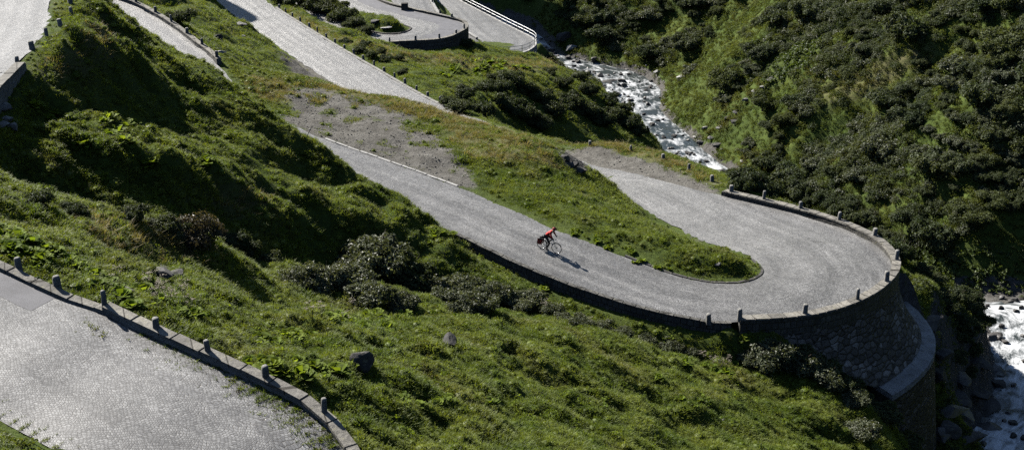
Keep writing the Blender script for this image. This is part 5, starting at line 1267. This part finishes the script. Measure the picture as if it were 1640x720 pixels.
bpy.context.view_layer.update(); BM_ = bike.matrix_world.copy()
def onbike(o, p=(0, 0, 0)):
    o.location = BM_ @ Vector(p); o.rotation_euler = cyc_rot
for s, lb in ((-1, 'red pannier bag hanging on the near side of the bicycle rack'), (1, 'red pannier bag hanging on the far side of the bicycle rack')):
    root = empty('pannier_bag'); onbike(root, (-.62, s*.155, .36)); tag(root, lb, 'bag', 'panniers on the bicycle')
    bm = bmesh.new(); bmesh.ops.create_cube(bm, size=1)
    for v in bm.verts: v.co = Vector((v.co.x*(.27 if v.co.z < 0 else .33), v.co.y*.14, .19+v.co.z*.38))
    bmesh.ops.bevel(bm, geom=bm.edges[:], offset=.035, segments=2, affect='EDGES')
    me = bpy.data.meshes.new('bag_body'); bm.to_mesh(me); bm.free(); me.materials.append(M['red_bag']); o = bpy.data.objects.new('bag_body', me); COL.objects.link(o); o.parent = root
    mb = MB(); mb.tube([(-.15, 0, .37), (0, 0, .41), (.15, 0, .37)], [.055, .065, .055], 8); mb.build('roll_top', M['black'], root, True)
    mb = MB(); mb.box(0, s*.075, .2, .03, .012, .36); mb.build('strap', M['black'], root)
# rider
def skin(name, nodes, edges, m, parent, root_i=0, sub=2):
    me = bpy.data.meshes.new(name); me.from_pydata([n[0] for n in nodes], edges, []); me.materials.append(m)
    o = bpy.data.objects.new(name, me); COL.objects.link(o); o.parent = parent
    md = o.modifiers.new('skin', 'SKIN'); md.use_smooth_shade = True
    if not me.skin_vertices: me.skin_vertices.data if False else None
    sv = me.skin_vertices[0].data
    for i, n in enumerate(nodes):
        r = n[1]; sv[i].radius = (r, r) if not isinstance(r, tuple) else r; sv[i].use_root = (i == root_i)
    sb = o.modifiers.new('smooth', 'SUBSURF'); sb.levels = sub; sb.render_levels = sub
    return o
rider = empty('person'); onbike(rider); tag(rider, 'person in red jacket and red helmet riding a loaded bicycle down the road', 'person')
hip, waist, chest, neck, headb, headm, headt = (-.27, 0, 1.03), (-.17, 0, 1.14), (.03, 0, 1.36), (.17, 0, 1.48), (.235, 0, 1.53), (.27, 0, 1.60), (.265, 0, 1.69)
def arm(s): return [(.08, s*.17, 1.42), (.20, s*.235, 1.20), (.315, s*.245, 1.06), (.345, s*.245, 1.045)]
def leg(s):
    if s < 0: return [(-.25, s*.09, 1.0), (.06, s*.12, .62), (-.11, s*.125, .21), (.02, s*.125, .145)]
    return [(-.25, s*.09, 1.0), (.17, s*.12, .86), (-.13, s*.125, .55), (.0, s*.125, .49)]
nodes = [(hip, .11), (waist, .095), (chest, (.125, .105)), (neck, .05), (headb, .062), (headm, .083), (headt, .062), ((.345, 0, 1.565), .02), ((.325, 0, 1.52), .03)]
edges = [(0, 1), (1, 2), (2, 3), (3, 4), (4, 5), (5, 6), (5, 7), (4, 8)]
for s in (-1, 1):
    b = len(nodes); a = arm(s); nodes += [(a[0], .058), (a[1], .042), (a[2], .03), (a[3], .036)]; edges += [(2, b), (b, b+1), (b+1, b+2), (b+2, b+3)]
    for k, (dy, ln) in enumerate(((.036, .9), (.012, 1.0), (-.012, .95), (-.034, .75))):   # fingers closed over the grip
        q = len(nodes); y = a[3][1]+s*dy
        nodes += [((a[3][0]+.032*ln, y, 1.047), .0095), ((a[3][0]+.042*ln, y, 1.02), .009), ((a[3][0]+.018, y, .997), .008)]; edges += [(b+3, q), (q, q+1), (q+1, q+2)]
    q = len(nodes); nodes += [((a[3][0]-.005, a[3][1]-s*.045, 1.03), .011), ((a[3][0]+.018, a[3][1]-s*.055, 1.005), .009)]; edges += [(b+3, q), (q, q+1)]
    b = len(nodes); l = leg(s); nodes += [(l[0], .088), (l[1], .058), (l[2], .04), (l[3], .035)]; edges += [(0, b), (b, b+1), (b+1, b+2), (b+2, b+3)]
body = skin('body', nodes, edges, M['skin'], rider)
nodes = [((-.27, 0, 1.04), .135), (waist, .13), (chest, (.165, .14)), ((.13, 0, 1.45), .085)]; edges = [(0, 1), (1, 2), (2, 3)]
for s in (-1, 1):
    b = len(nodes); a = arm(s); nodes += [(a[0], .078), (a[1], .058), (a[2], .042)]; edges += [(2, b), (b, b+1), (b+1, b+2)]
skin('jacket', nodes, edges, M['red'], rider)
nodes = [((-.27, 0, 1.0), .125)]; edges = []
for s in (-1, 1):
    b = len(nodes); l = leg(s); nodes += [(l[0], .105), (l[1], .07), (l[2], .05)]; edges += [(0, b), (b, b+1), (b+1, b+2)]
skin('tights', nodes, edges, M['tights'], rider)
for s in (-1, 1):
    l = leg(s); x, y, z = l[2]
    mb = MB(); mb.tube([(x-.05, y, z-.045), (x, y, z-.05), (x+.1, y, l[3][2]-.012), (x+.19, y, l[3][2]-.022)], [.035, .046, .044, .026], 8); mb.build('shoe', M['shoe'], rider, True)
    a = arm(s); mb = MB(); mb.tube([a[2], ((a[2][0]+a[3][0])/2, a[3][1], 1.056), (a[3][0]+.02, a[3][1], 1.052)], [.037, .044, .04], 8); mb.build('glove', M['glove'], rider, True)
bm = bmesh.new(); bmesh.ops.create_uvsphere(bm, u_segments=16, v_segments=10, radius=1)
bmesh.ops.delete(bm, geom=[v for v in bm.verts if v.co.z < -.12], context='VERTS')
for v in bm.verts: v.co = Vector((v.co.x*.145, v.co.y*.108, v.co.z*.125))
bmesh.ops.solidify(bm, geom=bm.faces[:], thickness=.016)
me = bpy.data.meshes.new('helmet'); bm.to_mesh(me); bm.free(); me.materials.append(M['helmet']); me.polygons.foreach_set('use_smooth', [True]*len(me.polygons))
o = bpy.data.objects.new('helmet', me); COL.objects.link(o); o.parent = rider; o.location = (.265, 0, 1.645); o.rotation_euler = (0, .12, 0)
mb = MB()
for y in (-.06, -.02, .02, .06): mb.box(0, y, .128-abs(y)*.35, .14, .016, .012)
v_ = mb.build('vent', M['black'], o)
mb = MB(); mb.box(.145, 0, .005, .05, .13, .014); mb.build('visor', M['black'], o)
mb = MB()
for s in (-1, 1): mb.tube([(.26, s*.088, 1.64), (.275, s*.075, 1.55), (.30, 0, 1.495)], .006, 4)
mb.build('chin_strap', M['black'], rider)
mb = MB(); mb.tube([(.2, 0, 1.60), (.185, 0, 1.56), (.2, 0, 1.53)], [.06, .06, .04], 8); mb.build('hair', M['hair'], rider, True)
for s in (-1, 1):
    mb = MB(); mb.box(.343, s*.034, 1.597, .012, .028, .012); mb.build('eye', M['black'], rider)
    mb = MB(); mb.tube([(.262, s*.083, 1.575), (.258, s*.094, 1.6), (.262, s*.083, 1.62)], [.01, .014, .01], 6); mb.build('ear', M['skin'], rider)
